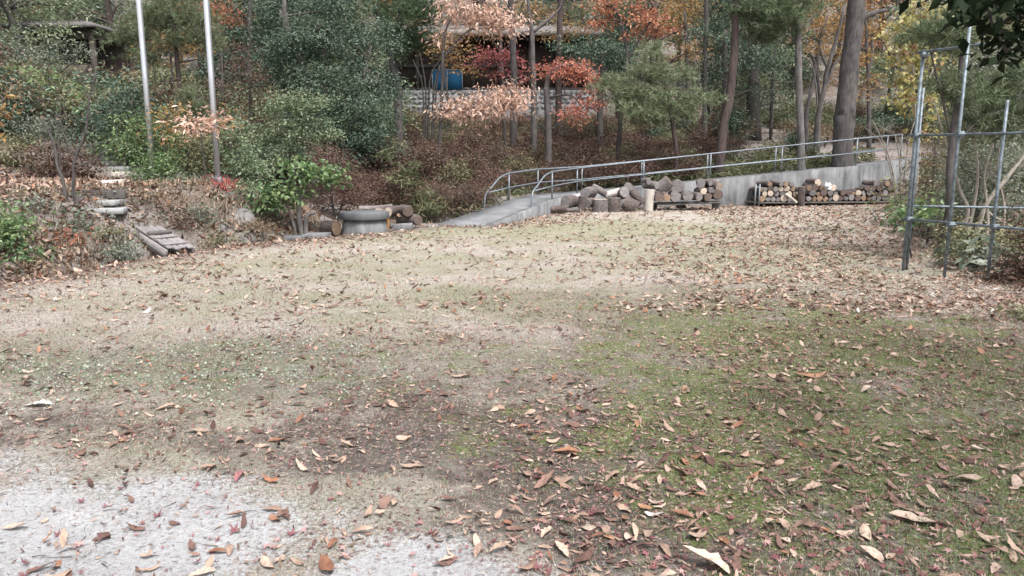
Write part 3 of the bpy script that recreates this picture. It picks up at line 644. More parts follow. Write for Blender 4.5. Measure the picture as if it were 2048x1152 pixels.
# ------------------------------------------------------------------ left log pile in front of the ramp wall
lk = lambda zx, zy: ob_px(zx, zy, 1100, 330, 5.69)
GL = 'weathered logs piled before the ramp wall'
B, Gy, T, Dk, Pl = ('logbark', 'cut_grey'), ('logbark_grey', 'cut_grey'), ('logbark', 'cut_tan'), ('logbark', 'cut_dark'), ('logbark_grey', 'cut_pale')
F_ = (.1, -1, 0); FL = (-.55, -.85, 0); FR = (.5, -.85, 0); UP = (0, .02, 1); XX = (1, .15, 0)
LOGS = [
 ('brown log lying low at the left end of the pile', 85, 500, 20.75, 44, .5, XX, B, {}),
 ('log with big pale grey cut face at the left of the pile', 232, 418, 21.6, 68, .6, FL, ('logbark', 'cut_grey'), {}),
 ('thin upright log right of the pale faced log', 356, 440, 21.4, 36, .44, (.05, 0, 1), B, {}),
 ('flat half buried log under the pale faced log', 255, 512, 21.3, 24, .36, XX, Gy, {}),
 ('grey rounded log leaning at the back left of the pile', 440, 322, 22.0, 64, .5, FL, Gy, {}),
 ('log with split grey end behind the knotty stump', 450, 432, 21.7, 58, .5, FL, B, {}),
 ('knotty stump with pale flat top and a dark hole', 572, 470, 21.5, 86, .4, UP, ('logbark_grey', 'cut_pale'), {}),
 ('long split log sloping down above the two stumps', 600, 318, 22.2, 42, .75, (.84, 0, -.5), Gy, {}),
 ('upright brown stump right of the knotty stump', 733, 458, 21.5, 71, .42, UP, B, {}),
 ('pale split wedge of wood on top of the brown stump', 722, 325, 22.1, 42, .45, (.9, -.4, .25), ('logwhite', 'cut_grey'), {}),
 ('rounded grey log above the tilted log', 818, 318, 22.0, 62, .45, (.2, -1, .2), Gy, {}),
 ('thick tilted log with patterned bark at the pile front', 915, 455, 21.6, 74, .42, (.86, -.2, -.45), B, {}),
 ('grey log end high up above the tilted log', 905, 262, 22.2, 52, .5, (-.3, -1, .2), Gy, {}),
 ('broken brown log leaning beside the white log', 990, 362, 21.9, 48, .5, (.62, -.2, -.75), B, {}),
 ('white stripped log standing upright in the pile', 1128, 405, 21.8, 55, .64, (.05, 0, 1), ('logwhite', 'cut_pale'), {}),
 ('small round log end right beside the rail post', 1095, 188, 22.4, 32, .6, F_, Gy, {}),
 ('grey log lying behind the top of the white log', 1150, 232, 22.3, 44, .5, (.6, -.8, 0), Gy, {}),
 ('dark log end in the gap right of the white log', 1212, 365, 22.0, 56, .6, F_, Dk, {}),
 ('thick tilted log with purplish bark on top of the pile', 1292, 235, 22.3, 74, .46, (.72, -.25, .6), ('logbark_grey', 'cut_dark'), {}),
 ('largest round grey log end on top of the bench row', 1440, 242, 22.4, 74, .6, (-.15, -1, 0), Gy, {}),
 ('tan log end at the left end of the bench', 1295, 362, 22.2, 47, .6, F_, ('logbark', 'cut_tan'), {}),
 ('round grey log end, second along the bench', 1412, 352, 22.2, 62, .6, (-.05, -1, 0), Gy, {}),
 ('round grey log end, third along the bench', 1535, 345, 22.2, 60, .6, F_, Gy, {}),
 ('dark barked log with tiny pale end on the bench', 1640, 356, 22.2, 46, .6, (.3, -1, 0), ('logbark', 'cut_grey'), {}),
 ('small log with pale ringed end above the bench row', 1710, 293, 22.3, 38, .6, F_, ('logbark', 'cut_pale'), {}),
 ('grey log end upper right below the paired posts', 1712, 214, 22.5, 52, .6, (-.2, -1, 0), Gy, {}),
 ('very small log end between two larger top logs', 1786, 205, 22.5, 28, .6, F_, B, {}),
 ('small grey log end right of the ringed log', 1797, 282, 22.4, 36, .6, F_, Gy, {}),
 ('reddish tilted log with whitish end at the top right corner', 1862, 225, 22.4, 54, .5, (.45, -.85, -.2), ('logbark', 'cut_pale'), {}),
 ('dark round log end at the right end of the bench', 1872, 332, 22.3, 57, .6, F_, Dk, {}),
 ('dark brown log second from the right on the bench', 1758, 355, 22.25, 48, .6, (.1, -1, 0), Dk, {}),
 ('short upright block propping the right end of the bench', 1890, 455, 22.25, 46, .25, UP, Gy, {}),
 ('short block of wood lying under the bench', 1492, 474, 22.4, 20, .28, XX, T, {}),
 ('small log propping the left end of the bench', 1190, 470, 22.4, 30, .22, UP, B, {}),
]
for i, (lab, zx, zy, Y, r, L, ax, mt, kw) in enumerate(LOGS):
    put(lab, zx, zy, Y, r, L, ax, mt, GL, lk, 30 + i, 5.69, **kw)
a = W(*lk(1185, 432), 22.2); b = W(*lk(1925, 405), 22.3)
bench = empty('log_bench', ((a[0] + b[0]) / 2, 22.25, a[2]), 'low dark plank bench carrying the row of thick logs', 'bench'); bl = b[0] - a[0]
for k in range(3):
    mb = MB(); box(mb, (0, 0, 0), (bl, .15, .05)); o = link('plank', mb.mesh('plank', M['plankdark']), bench, (0, -.16 + .17 * k, .0)); o.rotation_euler = (0, -R(1.5), 0); bevel(o, .006, 1)

# ------------------------------------------------------------------ right firewood stacks on a low rack
rk = lambda zx, zy: ob_px(zx, zy, 1490, 340, 6.02)
def RYf(px):
    best = min(((abs(1024 + FPX * (NEAR_BEND + (NEAR_FAR - NEAR_BEND) * 0 + (NEAR_END - NEAR_BEND) * t)[0] / (NEAR_BEND + (NEAR_END - NEAR_BEND) * t)[1] - px), t) for t in np.linspace(0, 1.2, 200)))
    return (NEAR_BEND + (NEAR_END - NEAR_BEND) * best[1])[1] - .98
def stack(name, grp, topf, x0, x1, ybot, rr, seed):
    lr = np.random.default_rng(seed); out = []; y = ybot; row = 0
    while True:
        r = rr; x = x0 + (r if row % 2 else 0) + lr.uniform(-6, 6); items = []
        while x < x1:
            q = r * lr.uniform(.72, 1.22); cx = x + q
            if y - q * 1.0 > topf(cx): items.append((cx, y - q + lr.uniform(-3, 3), q))
            x += 2 * q * .98
        if not items: break
        out.append(items); y -= rr * 1.72; row += 1
        if row > 7: break
    names = ['bottom', 'second', 'third', 'fourth', 'fifth', 'sixth', 'seventh', 'eighth']
    ords = ['first', 'second', 'third', 'fourth', 'fifth', 'sixth', 'seventh', 'eighth', 'ninth', 'tenth', 'eleventh', 'twelfth', 'thirteenth', 'fourteenth', 'fifteenth', 'sixteenth', 'seventeenth', 'eighteenth']
    mts = [('logbark', 'cut_tan'), ('logbark', 'cut_tan'), ('logbark_grey', 'cut_grey'), ('logbark', 'cut_pale'), ('barkdark', 'cut_dark'), ('logbark', 'cut_grey')]
    for ri, items in enumerate(out):
        for ci, (zx, zy, q) in enumerate(items):
            px, py = rk(zx, zy); Y = RYf(px) + lr.uniform(-.05, .05); p = W(px, py, Y)
            L = lr.uniform(.75, .95); ax = np.array([lr.normal(0, .09), -1, lr.normal(0, .05)])
            if lr.random() < .08: ax = np.array([lr.choice([-1, 1]) * lr.uniform(.25, .5), -1, lr.normal(0, .15)]); L = .5
            ax = ax / np.linalg.norm(ax); p = p - ax * (L / 2)
            mt = mts[lr.integers(len(mts))]
            rowlab = names[ri] + (' row' if ri else ' row')
            log_obj(f'{ords[min(ci, 17)]} log from left, {rowlab}, {name}', p, S(q / 6.02, Y), L, ax, mt, grp, seed * 100 + ri * 20 + ci, seg=10)
stack('stack by thin steel posts', 'firewood in the stack beside the posts', lambda x: np.interp(x, [160, 260, 420, 520, 620], [215, 165, 170, 150, 170]), 165, 625, 385, 36, 5)
stack('middle firewood stack', 'firewood in the middle stack', lambda x: np.interp(x, [735, 800, 870, 960, 1040, 1110], [240, 165, 140, 170, 190, 250]), 735, 1110, 378, 36, 6)
stack('long stack behind the pipe frame', 'firewood in the long stack', lambda x: np.interp(x, [1100, 1150, 1400, 1480, 1560, 1700, 1800, 1930], [285, 268, 268, 200, 150, 128, 140, 235]), 1110, 1925, 372, 34, 7)
put('gnarled tall log standing upright between two firewood stacks', 690, 340, RYf(1605) - .2, 40, .72, (-.07, 0, 1), ('logbark', 'cut_tan'), 'logs leaning on the firewood rack', rk, 91, 6.02, taper=-.25)
put('thin pale split log sloping across the first stack', 555, 340, RYf(1582) - .15, 16, .45, (.75, -.15, -.6), ('logwhite', 'cut_pale'), 'logs leaning on the firewood rack', rk, 92, 6.02)
pa, pb = rk(150, 384), rk(1945, 372)
ra, rb = W(*pa, RYf(pa[0])), W(*pb, RYf(pb[0])); rmid = (ra + rb) / 2; rlen = float(np.linalg.norm((rb - ra)[:2])); rang = math.atan2(rb[1] - ra[1], rb[0] - ra[0])
rack = empty('firewood_rack', (rmid[0], rmid[1], 0), 'low dark rack of planks under the firewood stacks', 'rack', None, rang)
zrk = (ra[2] + rb[2]) / 2
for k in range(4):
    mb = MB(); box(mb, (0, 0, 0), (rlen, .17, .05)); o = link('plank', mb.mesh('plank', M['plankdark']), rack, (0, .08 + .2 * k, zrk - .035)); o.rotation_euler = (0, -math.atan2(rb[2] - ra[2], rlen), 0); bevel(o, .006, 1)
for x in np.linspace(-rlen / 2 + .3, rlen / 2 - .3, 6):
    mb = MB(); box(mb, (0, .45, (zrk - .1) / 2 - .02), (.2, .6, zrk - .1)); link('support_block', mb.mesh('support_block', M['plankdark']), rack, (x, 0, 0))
mb = MB(); box(mb, (0, 0, 0), (rlen - .1, .04, zrk - .08)); o = link('shade_board', mb.mesh('shade_board', M['timber']), rack, (0, .42, (zrk - .08) / 2 - .01))  # added dark board, stands in for the black shade beneath the rack
for q in (-.12, .02):
    mb = MB(); tube(mb, [(0, 0, -.1), (0, 0, .72)], .024, 8); link('side_post', mb.mesh('side_post', M['galv'], True), rack, (-rlen / 2 + q, -.05, 0))
def sheet(name, label, cat, c, s, mat, rz=0.0, amp=.05, n=7):
    u, v = np.meshgrid(np.linspace(-.5, .5, n), np.linspace(-.5, .5, n)); z = rng.normal(0, amp * .35, u.shape) + amp * np.sin(u * 7) * np.cos(v * 6)
    V = np.stack([u * s[0], z, v * s[1]], -1).reshape(-1, 3); i = (np.arange(n - 1)[:, None] * n + np.arange(n - 1)[None]).ravel()
    o = link(name, raw_mesh(name, V, np.stack([i, i + 1, i + n + 1, i + n], -1), mat, None, None, True)); o.location = tuple(c); o.rotation_euler = (-.5, .3, rz)
    sm = o.modifiers.new('thickness', 'SOLIDIFY'); sm.thickness = .006
    return tag(o, label, cat)
sheet('white_sheet', 'crumpled white sheet on top of the middle firewood stack', 'sheet', W(*rk(1000, 195), RYf(1656) + .05), (.2, .24), M['plastic'])

# ------------------------------------------------------------------ plank bridge over the ditch, steps in the bank
n0, n1 = G(340, 507), G(383, 499); f_c = TR(292, 458); f_c = f_c + np.array([0, 0, .05])
near_c = np.array([*((n0 + n1)[:2] / 2), .05]); dirv = f_c - near_c; Lb = np.linalg.norm(dirv)
bridge = bpy.data.objects.new('plank_bridge', None); COL.objects.link(bridge); tag(bridge, 'weathered grey plank footbridge sloping up across the ditch', 'bridge')
bridge.location = tuple(near_c); bridge.rotation_mode = 'QUATERNION'
xa = Vector(dirv).normalized(); side = Vector((0, 0, 1)).cross(xa).normalized(); upv = xa.cross(side)
bridge.rotation_quaternion = Matrix((xa, side, upv)).transposed().to_quaternion()
bwid = .44
for k in range(4):
    mb = MB(); box(mb, (Lb / 2, 0, 0), (Lb * rng.uniform(.96, 1.02), bwid / 4 - .012, .035), jit=.004); o = link('plank', mb.mesh('plank', M['plank']), bridge, (rng.uniform(-.05, .05), (k - 1.5) * bwid / 4, rng.uniform(0, .008))); bevel(o, .005, 1)
for k, t in enumerate((.14, .6, .42)):
    mb = MB(); box(mb, (0, 0, .035), (.06 if k != 2 - 1 else .09, bwid * .95, .03 if k != 2 - 1 else .055)); o = link('cleat', mb.mesh('cleat', M['plank'] if k != 2 - 1 else M['plankdark']), bridge, (Lb * t, 0, 0)); bevel(o, .004, 1)
for s in (-1, 1):
    mb = MB(); box(mb, (Lb / 2, 0, -.09), (Lb, .05, .16)); o = link('side_beam', mb.mesh('side_beam', M['plank']), bridge, (0, s * (bwid / 2 + .028), 0)); bevel(o, .006, 1)
def step_at(px, py, Y, s, rz, lab, mat, rot=(0, 0)):
    p = TR(px, py); slab_obj('stone_step', lab, 'step', (p[0], p[1] + s[1] * .3, p[2] + .02), s, rz, mat, rot, 'steps up the left bank')
GS = 'steps up the left bank'
step_at(205, 425, 14.6, (.62, .45, .1), .25, 'pale concrete step with mossy top halfway up the bank', M['stone'])
step_at(207, 408, 15.1, (.5, .4, .1), -.1, 'concrete step just above the mossy pale step', M['stone'])
step_at(188, 391, 15.9, (1.0, .12, .16), .18, 'long dark timber step edge along the terrace rim', M['plankdark'])
step_at(222, 372, 17.0, (.35, .35, .18), .1, 'single rough stone step on the terrace', M['rock'])
step_at(238, 352, 18.5, (.4, .4, .16), .3, 'lowest grey step of the upper flight', M['rock'])
step_at(236, 341, 19.2, (.5, .35, .16), .25, 'second grey step of the upper flight', M['stone'])
step_at(226, 330, 19.9, (.55, .35, .16), .2, 'third grey step of the upper flight', M['stone'])
step_at(214, 320, 20.6, (.55, .35, .16), .2, 'topmost grey step of the upper flight', M['stone'])
# pale boulder on the slope
def boulder(label, c, s, mat, seed):
    lr = np.random.default_rng(seed); n, m = 11, 18; V = []
    cuts = unit_rows(lr.standard_normal((16, 3))); dep = lr.uniform(.55, .95, 16)
    for i in range(n):
        ph = math.pi * i / (n - 1)
        for j in range(m):
            t = 2 * math.pi * j / m; d = np.array([math.sin(ph) * math.cos(t), math.sin(ph) * math.sin(t), math.cos(ph)])
            k = min([1.0] + [dp / q for dp, q in zip(dep, cuts @ d) if q > .05]) * (1 + lr.normal(0, .025)); V.append(d * k)
    F = [(i * m + j, (i + 1) * m + j, (i + 1) * m + (j + 1) % m, i * m + (j + 1) % m) for i in range(n - 1) for j in range(m)]
    o = link('boulder', raw_mesh('boulder', np.array(V) * np.array(s), np.array(F), mat, None, None, False)); o.location = tuple(c); return tag(o, label, 'rock')
def unit_rows(a): return a / np.linalg.norm(a, axis=1, keepdims=True)
p = W(921, 370, 22); boulder('pale boulder lying on the brown slope left of the ramp', (p[0], 22, h1(p[0], 22) + .12), (.19, .16, .14), M['rock'], 3)
M['outcrop'] = concrete_mat('grey_rock', (.06, .056, .055), (.23, .215, .21), .0)
for (px, py, sz, lab) in ((462, 440, (.5, .42, .34), 'weathered grey rock face in the bank below the scarlet bush'), (430, 462, (.3, .3, .22), 'small grey rock jutting from the bank right of the plank bridge')):
    q = TR(px, py); boulder(lab, (q[0], q[1] + sz[1] * .8, q[2] - sz[2] * .35), sz, M['outcrop'], int(px))
p = W(542, 440, 15.8); boulder('pale stone lying in dry grass left of the leafy stump', (p[0], 15.8, h1(p[0], 15.8) + .06), (.16, .14, .1), M['rock'], 5)

# ------------------------------------------------------------------ pipe frame on the right
a1, a2, a3 = G(1806, 540), G(1888, 556), G(1974, 564)
frame = empty('pipe_frame', (a1[0], a1[1], 0), 'rusty grey scaffold pipe frame at the right edge of the field', 'trellis')
fo = np.array([a1[0], a1[1], 0])
def pipe(p, q, r=.018, name='pipe'):
    mb = MB(); p = np.asarray(p); q = np.asarray(q); c = (p + q) / 2; tube(mb, [p - c, q - c], r, 10); return link(name, mb.mesh(name, M['pipe'], True), frame, c - fo)
def vtop(a, py): # height at which the vertical through a reaches picture row py
    return W(1024, py, a[1])[2]
up = lambda a, z: np.array([a[0], a[1], z])
pipe(up(a1, -.3), up(a1, vtop(a1, 105)), .022); pipe(up(a1 + (.075, .05, 0), -.3), up(a1 + (.075, .05, 0), vtop(a1, 175)), .018)
pipe(up(a2, -.3), up(a2, vtop(a2, 40)), .02); pipe(up(a3, -.3), up(a3, vtop(a3, 200)), .02)
dh = np.array([a3[0] - a1[0], a3[1] - a1[1], 0]); dh /= np.linalg.norm(dh); out = dh * 3.2; per = np.array([.0, .052, 0])
for z, yy, sl in ((vtop(a1, 271), a1, 0.0), (vtop(a1, 438), a1, -.02), (vtop(a1, 104), a1, 0.0)):
    s0 = up(a1, z) - dh * .12 - per; pipe(s0, s0 + out + np.array([0, 0, sl]), .0175, 'cross_pipe')
# back bay
b1 = W(1826, 412, a1[1] + .75); pipe(np.array([b1[0] - .1, b1[1], b1[2]]), np.array([b1[0] + 3.0, b1[1] + .5, b1[2] - .08]), .0175, 'cross_pipe')
for a, py in ((a1, 271), (a1, 438), (a2, 271), (a2, 455), (a3, 470), (a1, 110)):
    z = vtop(a, py) if a is a1 else (vtop(a1, 271) if py == 271 else vtop(a1, 438) - .01)
    mb = MB(); box(mb, (0, 0, 0), (.075, .1, .07)); tube(mb, [(-.05, -.045, 0), (.05, -.045, 0)], .012, 6); o = link('clamp', mb.mesh('clamp', M['pipe']), frame, up(a, z) - fo - (0, .026, 0)); bevel(o, .008, 1)

# ------------------------------------------------------------------ foliage generators
def unit(v): return v / (np.linalg.norm(v, axis=-1, keepdims=True) + 1e-9)
def leaf_cards(mb, P, size, lr, aspect=.42, droop=.2, up=.6, rnd=None, out=None, curl=.12):
    n = len(P)
    a = lr.standard_normal((n, 3))
    if out is not None: a = a * .8 + out
    a[:, 2] = a[:, 2] * .6 - droop; a = unit(a)
    nn = lr.standard_normal((n, 3)); nn[:, 2] += up * 2.2; nn = unit(nn - a * (nn * a).sum(1, keepdims=True)); s = np.cross(nn, a)
    L = size * lr.uniform(.65, 1.35, n)[:, None]; w = L * aspect * lr.uniform(.8, 1.2, n)[:, None]
    b = P; t = P + a * L - nn * L * curl; m = P + a * L * .48
    l = m + s * w / 2 + nn * w * .14; r = m - s * w / 2 + nn * w * .14
    V = np.stack([b, l, t, r], 1).reshape(-1, 3); k = np.arange(n)[:, None] * 4
    F = np.concatenate([k + np.array([0, 2, 1]), k + np.array([0, 3, 2])])
    mb.add(V, F, 0, np.repeat(lr.random(n) if rnd is None else rnd, 4))
def needles(mb, P, size, lr, k=12, rnd=None, up=.5, out=None, width=.085):
    n = len(P); ax = lr.standard_normal((n, 3)) * .7
    if out is not None: ax += out
    ax[:, 2] += up; ax = unit(ax); ax = np.repeat(ax, k, 0); PP = np.repeat(P, k, 0)
    d = unit(ax * .75 + lr.standard_normal((n * k, 3)) * .62)
    s = unit(np.cross(d, lr.standard_normal((n * k, 3)))); L = size * lr.uniform(.7, 1.2, n * k)[:, None]; w = L * width
    st = PP + ax * (lr.uniform(-.5, .3, n * k)[:, None] * size)
    V = np.stack([st - s * w / 2, st + s * w / 2, st + d * L], 1).reshape(-1, 3); F = np.arange(n * k * 3).reshape(-1, 3)
    rr = np.repeat(lr.random(n) if rnd is None else rnd, k); rr = np.clip(rr * .7 + lr.random(n * k) * .3, 0, 1)
    mb.add(V, F, 0, np.repeat(rr, 3))
def clump_points(c, rad, nsub, per, lr, sig, flat=.55, fill=.5):
    d = unit(lr.standard_normal((nsub, 3))); r = lr.random(nsub) ** fill
    sub = np.asarray(c) + d * r[:, None] * np.asarray(rad)
    out = np.repeat(unit(d * np.array([1, 1, .5])), per, 0)
    P = np.repeat(sub, per, 0) + lr.standard_normal((nsub * per, 3)) * np.array([sig, sig, sig * flat])
    tone = np.repeat(lr.random(nsub), per)
    return sub, P, out, np.clip(tone * .68 + lr.random(nsub * per) * .32, 0, 1)

def plant(name, label, cat, base, trunks, clumps, leaf, bark, size=.07, style='leaf', group=None, seed=0, per=34, sig=None, aspect=.45, droop=.2, up=.6,
          dens=1.0, twigs=.35, tr=.02, flat=.42, parts=('trunk', 'crown'), k=12, fill=.5, curl=.12, seg=8):
    """base: world point; trunks: lists of (x, y, z, r) world; clumps: (centre, radii, n_leaves) world"""
    lr = np.random.default_rng(seed * 13 + 5); base = np.asarray(base, float)
    root = empty(name, base, label, cat, group)
    tb = MB(); cb = MB(); nodes = []
    for tk in trunks:
        tk = np.asarray(tk, float); n = max(6, len(tk) * 3); q = spline(tk, n)
        wob = lr.normal(0, 1, (n, 3)) * q[:, 3:4] * np.where(q[:, 3:4] > .1, .03, .12); wob[0] = 0
        tube(tb, q[:, :3] + wob, np.maximum(q[:, 3], .004), seg if q[0, 3] > .03 else 5, jit=.05, lr=lr)
        nodes += [(x[:3], x[3]) for x in q]
    NP = np.array([x[0] for x in nodes]); NR = np.array([x[1] for x in nodes])
    sig = sig or size * 2.5
    for (c, rad, n) in clumps:
        c = np.asarray(c, float); rad = np.asarray(rad, float); n = int(n * dens); nsub = max(3, n // per)
        sub, P, out, tone = clump_points(c, rad, nsub, per, lr, sig, flat, fill)
        dist = np.linalg.norm(NP - c, axis=1) + np.maximum(NP[:, 2] - c[2] + rad[2] * .3, 0) * 3; i = int(np.argmin(dist)); a = NP[i]; r0 = min(NR[i] * .6, tr * 1.6)
        if np.linalg.norm(a - c) > .1:
            mid = (a + c) / 2 + np.array([0, 0, .12 * np.linalg.norm(c - a)]) + lr.normal(0, .06, 3) * np.linalg.norm(c - a)
            tube(tb, spline([a, mid, c], 7), np.linspace(r0, tr * .4, 7), 5, lr=lr)
        for s in sub[: int(nsub * twigs)]:
            m = (c + s) / 2 + lr.normal(0, .1, 3) * np.linalg.norm(s - c); tube(tb, [c, m, s], [tr * .35, tr * .22, tr * .12], 3, caps=False)
        if n <= 0: continue
        if style == 'needle': needles(cb, P, size, lr, k, tone, up, out)
        else: leaf_cards(cb, P, size, lr, aspect, droop, up, tone, out * .6, curl)
    if tb.n: link(parts[0], tb.mesh(parts[0], M[bark], True, base), root)
    if cb.n: link(parts[1], cb.mesh(parts[1], M[leaf], False, base), root)
    return root
def pplant(name, label, cat, bx, Y, trunks, clumps, leaf, bark, by=None, **kw):
    """surveyed version: columns/rows and depth are turned into world points"""
    wx = W(bx, by if by else 330, Y)[0]; base = np.array([wx, Y, h1(wx, Y) - .05])
    T = []
    for tk in trunks:
        q = []
        for t in tk:
            if t[0] == 'b': q.append((*(base + np.array([t[2] if len(t) > 2 else 0, t[3] if len(t) > 3 else 0, -.08])), S(t[1], Y)))
            else:
                dy = t[3] if len(t) > 3 else 0; q.append((*W(t[0], t[1], Y + dy), S(t[2], Y)))
        T.append(q)
    C = [(W(c[0], c[1], Y + c[4]), (S(c[2], Y), S(c[2], Y) * .8 if len(c) < 7 else c[6], S(c[3], Y)), c[5]) for c in clumps]
    return plant(name, label, cat, base, T, C, leaf, bark, **kw)

# ------------------------------------------------------------------ far wood: a few kinds of tree, each copied as individuals
def proto_tree(name, label, cat, group, kind, seed):
    lr = np.random.default_rng(seed)
    if kind == 'broad':
        hgt = lr.uniform(7.5, 10); T = [[(0, 0, -.3, .17), (lr.normal(0, .2), lr.normal(0, .2), hgt * .4, .13), (lr.normal(0, .4), lr.normal(0, .4), hgt * .85, .05)]]
        C = [((lr.normal(0, 1.1), lr.normal(0, 1.1), hgt * lr.uniform(.18, .98)), (lr.uniform(.8, 1.5), lr.uniform(.8, 1.5), lr.uniform(.5, .9)), 420) for _ in range(17)]
        return plant(name, label, cat, (0, 0, 0), T, C, 'glossy' if seed % 2 else 'green', 'barkdark', .15, group=group, seed=seed, tr=.05)
    if kind == 'pine':
        hgt = lr.uniform(9, 12); T = [[(0, 0, -.3, .19), (lr.normal(0, .2), 0, hgt * .5, .14), (lr.normal(0, .5), 0, hgt * .95, .04)]]
        C = [((lr.normal(0, 1.2) * (1.1 - q * .7), lr.normal(0, 1.2) * (1.1 - q * .7), hgt * (.3 + .7 * q)), (lr.uniform(.7, 1.2), lr.uniform(.7, 1.2), .38), 46) for q in np.linspace(0, 1, 18)]
        return plant(name, label, cat, (0, 0, 0), T, C, 'pine', 'barkred', .2, 'needle', group=group, seed=seed, tr=.05, per=5, sig=.25, k=13, width=.1) if False else plant(name, label, cat, (0, 0, 0), T, C, 'pine', 'barkred', .24, 'needle', group=group, seed=seed, tr=.05, per=5, sig=.25, k=14)
    if kind in ('orange', 'amber', 'dry'):
        hgt = lr.uniform(6, 8.5); T = [[(0, 0, -.3, .12), (lr.normal(0, .3), lr.normal(0, .2), hgt * .5, .09), (lr.normal(0, .6), 0, hgt * .95, .03)], [(0, 0, hgt * .3, .07), (.8, .2, hgt * .6, .05), (1.2, .1, hgt * .9, .02)]]
        C = [((lr.normal(0, 1.1), lr.normal(0, 1.1), hgt * lr.uniform(.35, 1.0)), (lr.uniform(.6, 1.1), lr.uniform(.6, 1.1), lr.uniform(.25, .45)), 230) for _ in range(15)]
        return plant(name, label, cat, (0, 0, 0), T, C, kind, 'bark', .14, group=group, seed=seed, tr=.04)
    if kind == 'bare':
        hgt = lr.uniform(6.5, 9); T = [[(0, 0, -.3, .1), (lr.normal(0, .3), lr.normal(0, .2), hgt * .5, .075), (lr.normal(0, .6), 0, hgt, .02)]]
        C = [((lr.normal(0, 1.0), lr.normal(0, 1.0), hgt * lr.uniform(.5, 1.0)), (.9, .9, .7), 60) for _ in range(9)]
        return plant(name, label, cat, (0, 0, 0), T, C, 'dry', 'bark', .1, group=group, seed=seed, tr=.05, twigs=1.0, per=5)
def place(o, x, y, sc=1.0, rz=0.0, dz=0.0, sxy=None):
    o.location = (x, y, h1(x, y) + dz); o.rotation_euler = (0, 0, rz); o.scale = (sc * (sxy or 1), sc * (sxy or 1), sc)
KINDS = [
 ('evergreen_tree', 'dark leafy evergreen tree in the dense wood high up the hill', 'tree', 'evergreen trees of the far wood', 'broad', (1, 2, 3)),
 ('pine_tree', 'green needled pine standing in the dense wood high up the hill', 'tree', 'pines of the far wood', 'pine', (4, 5)),
 ('autumn_tree', 'orange leaved autumn tree in the dense wood high up the hill', 'tree', 'orange trees of the far wood', 'orange', (6,)),
 ('autumn_tree', 'amber leaved autumn tree in the dense wood high up the hill', 'tree', 'amber trees of the far wood', 'amber', (7, 8)),
 ('bare_tree', 'nearly bare thin tree in the dense wood high up the hill', 'tree', 'bare trees of the far wood', 'bare', (9, 10)),
]
protos = {}; first_used = {}
for nm, lb, ct, gp, kd, seeds in KINDS: protos[kd] = [proto_tree(nm, lb, ct, gp, kd, s) for s in seeds]
def spawn(kd, lr):
    src = protos[kd][lr.integers(len(protos[kd]))]
    if src.name not in first_used: first_used[src.name] = 1; return src
    return copy_tree(src)
lr = np.random.default_rng(21)
for Y in (45, 49.5, 55, 61, 68, 76, 86, 98):
    stepx = 4.0 + (Y - 45) * .045
    for x in np.arange(-Y * .72 - 7, Y * .72 + 9, stepx):
        xx, yy = x + lr.uniform(-1.3, 1.3), Y + lr.uniform(-1.8, 1.8)
        kd = lr.choice(['broad', 'pine', 'orange', 'amber', 'bare'], p=[.4, .24, .09, .17, .1])
        place(spawn(kd, lr), xx, yy, lr.uniform(.85, 1.25) * (1 + (Y - 45) * .004), lr.uniform(0, 6.28), -.1)
# trees between the clearing and the far wood that frame the lodge, out to both sides
mid_label = {'broad': 'dark evergreen tree standing midway up the wooded slope', 'pine': 'green pine standing midway up the wooded slope', 'amber': 'amber leaved tree standing midway up the wooded slope', 'orange': 'orange leaved tree standing midway up the wooded slope', 'bare': 'thin nearly bare tree standing midway up the wooded slope'}
MIDS = [(60, 30, 'broad'), (-60, 27, 'pine'), (-190, 26, 'broad'), (-330, 23, 'broad'), (10, 37, 'pine'), (240, 36, 'pine'), (300, 33, 'bare'), (430, 35, 'amber'), (330, 40, 'broad'), (500, 33, 'broad'), (480, 40, 'pine'),
        (590, 36, 'broad'), (700, 34, 'broad'), (660, 40, 'pine'), (180, 41, 'bare'), (60, 42, 'amber'), (1235, 39, 'broad'), (1300, 36, 'pine'), (1350, 42, 'amber'), (1420, 37, 'broad'), (1490, 35, 'broad'), (1480, 42, 'pine'),
        (1570, 38, 'broad'), (1640, 37, 'amber'), (1700, 41, 'orange'), (1760, 36, 'bare'), (1830, 34, 'broad'), (1850, 41, 'pine'), (1930, 34, 'amber'), (1980, 30, 'broad'), (2060, 33, 'pine'), (2160, 29, 'broad'), (2300, 31, 'amber'), (2420, 28, 'broad'), (1540, 33, 'bare'), (-450, 30, 'amber')]
def place_word(bx):
    for lim, w in ((-100, 'beyond the left picture edge'), (230, 'near the dark hut'), (560, 'behind the flagpoles'), (780, 'behind the big camellia'), (1220, 'beside the lodge'), (1400, 'behind the pale pine'), (1560, 'behind the leaning red trunk'), (1720, 'behind the pale multi stemmed tree'), (1860, 'right of the burl trunk')):
        if bx < lim: return w
    return 'far behind the pipe frame'
for bx, Y, kd in MIDS:
    o = spawn(kd, lr); w = place_word(bx)
    o['label'] = {'broad': 'dark evergreen tree', 'pine': 'green pine', 'amber': 'amber leaved tree', 'orange': 'orange leaved tree', 'bare': 'thin nearly bare tree'}[kd] + ' midway up the slope ' + w
    o['group'] = {'broad': 'evergreens', 'pine': 'pines', 'amber': 'amber trees', 'orange': 'orange trees', 'bare': 'bare trees'}[kd] + ' midway up the slope ' + w
    place(o, W(bx, 300, Y)[0], Y, lr.uniform(.75, 1.0), lr.uniform(0, 6.28), -.1)

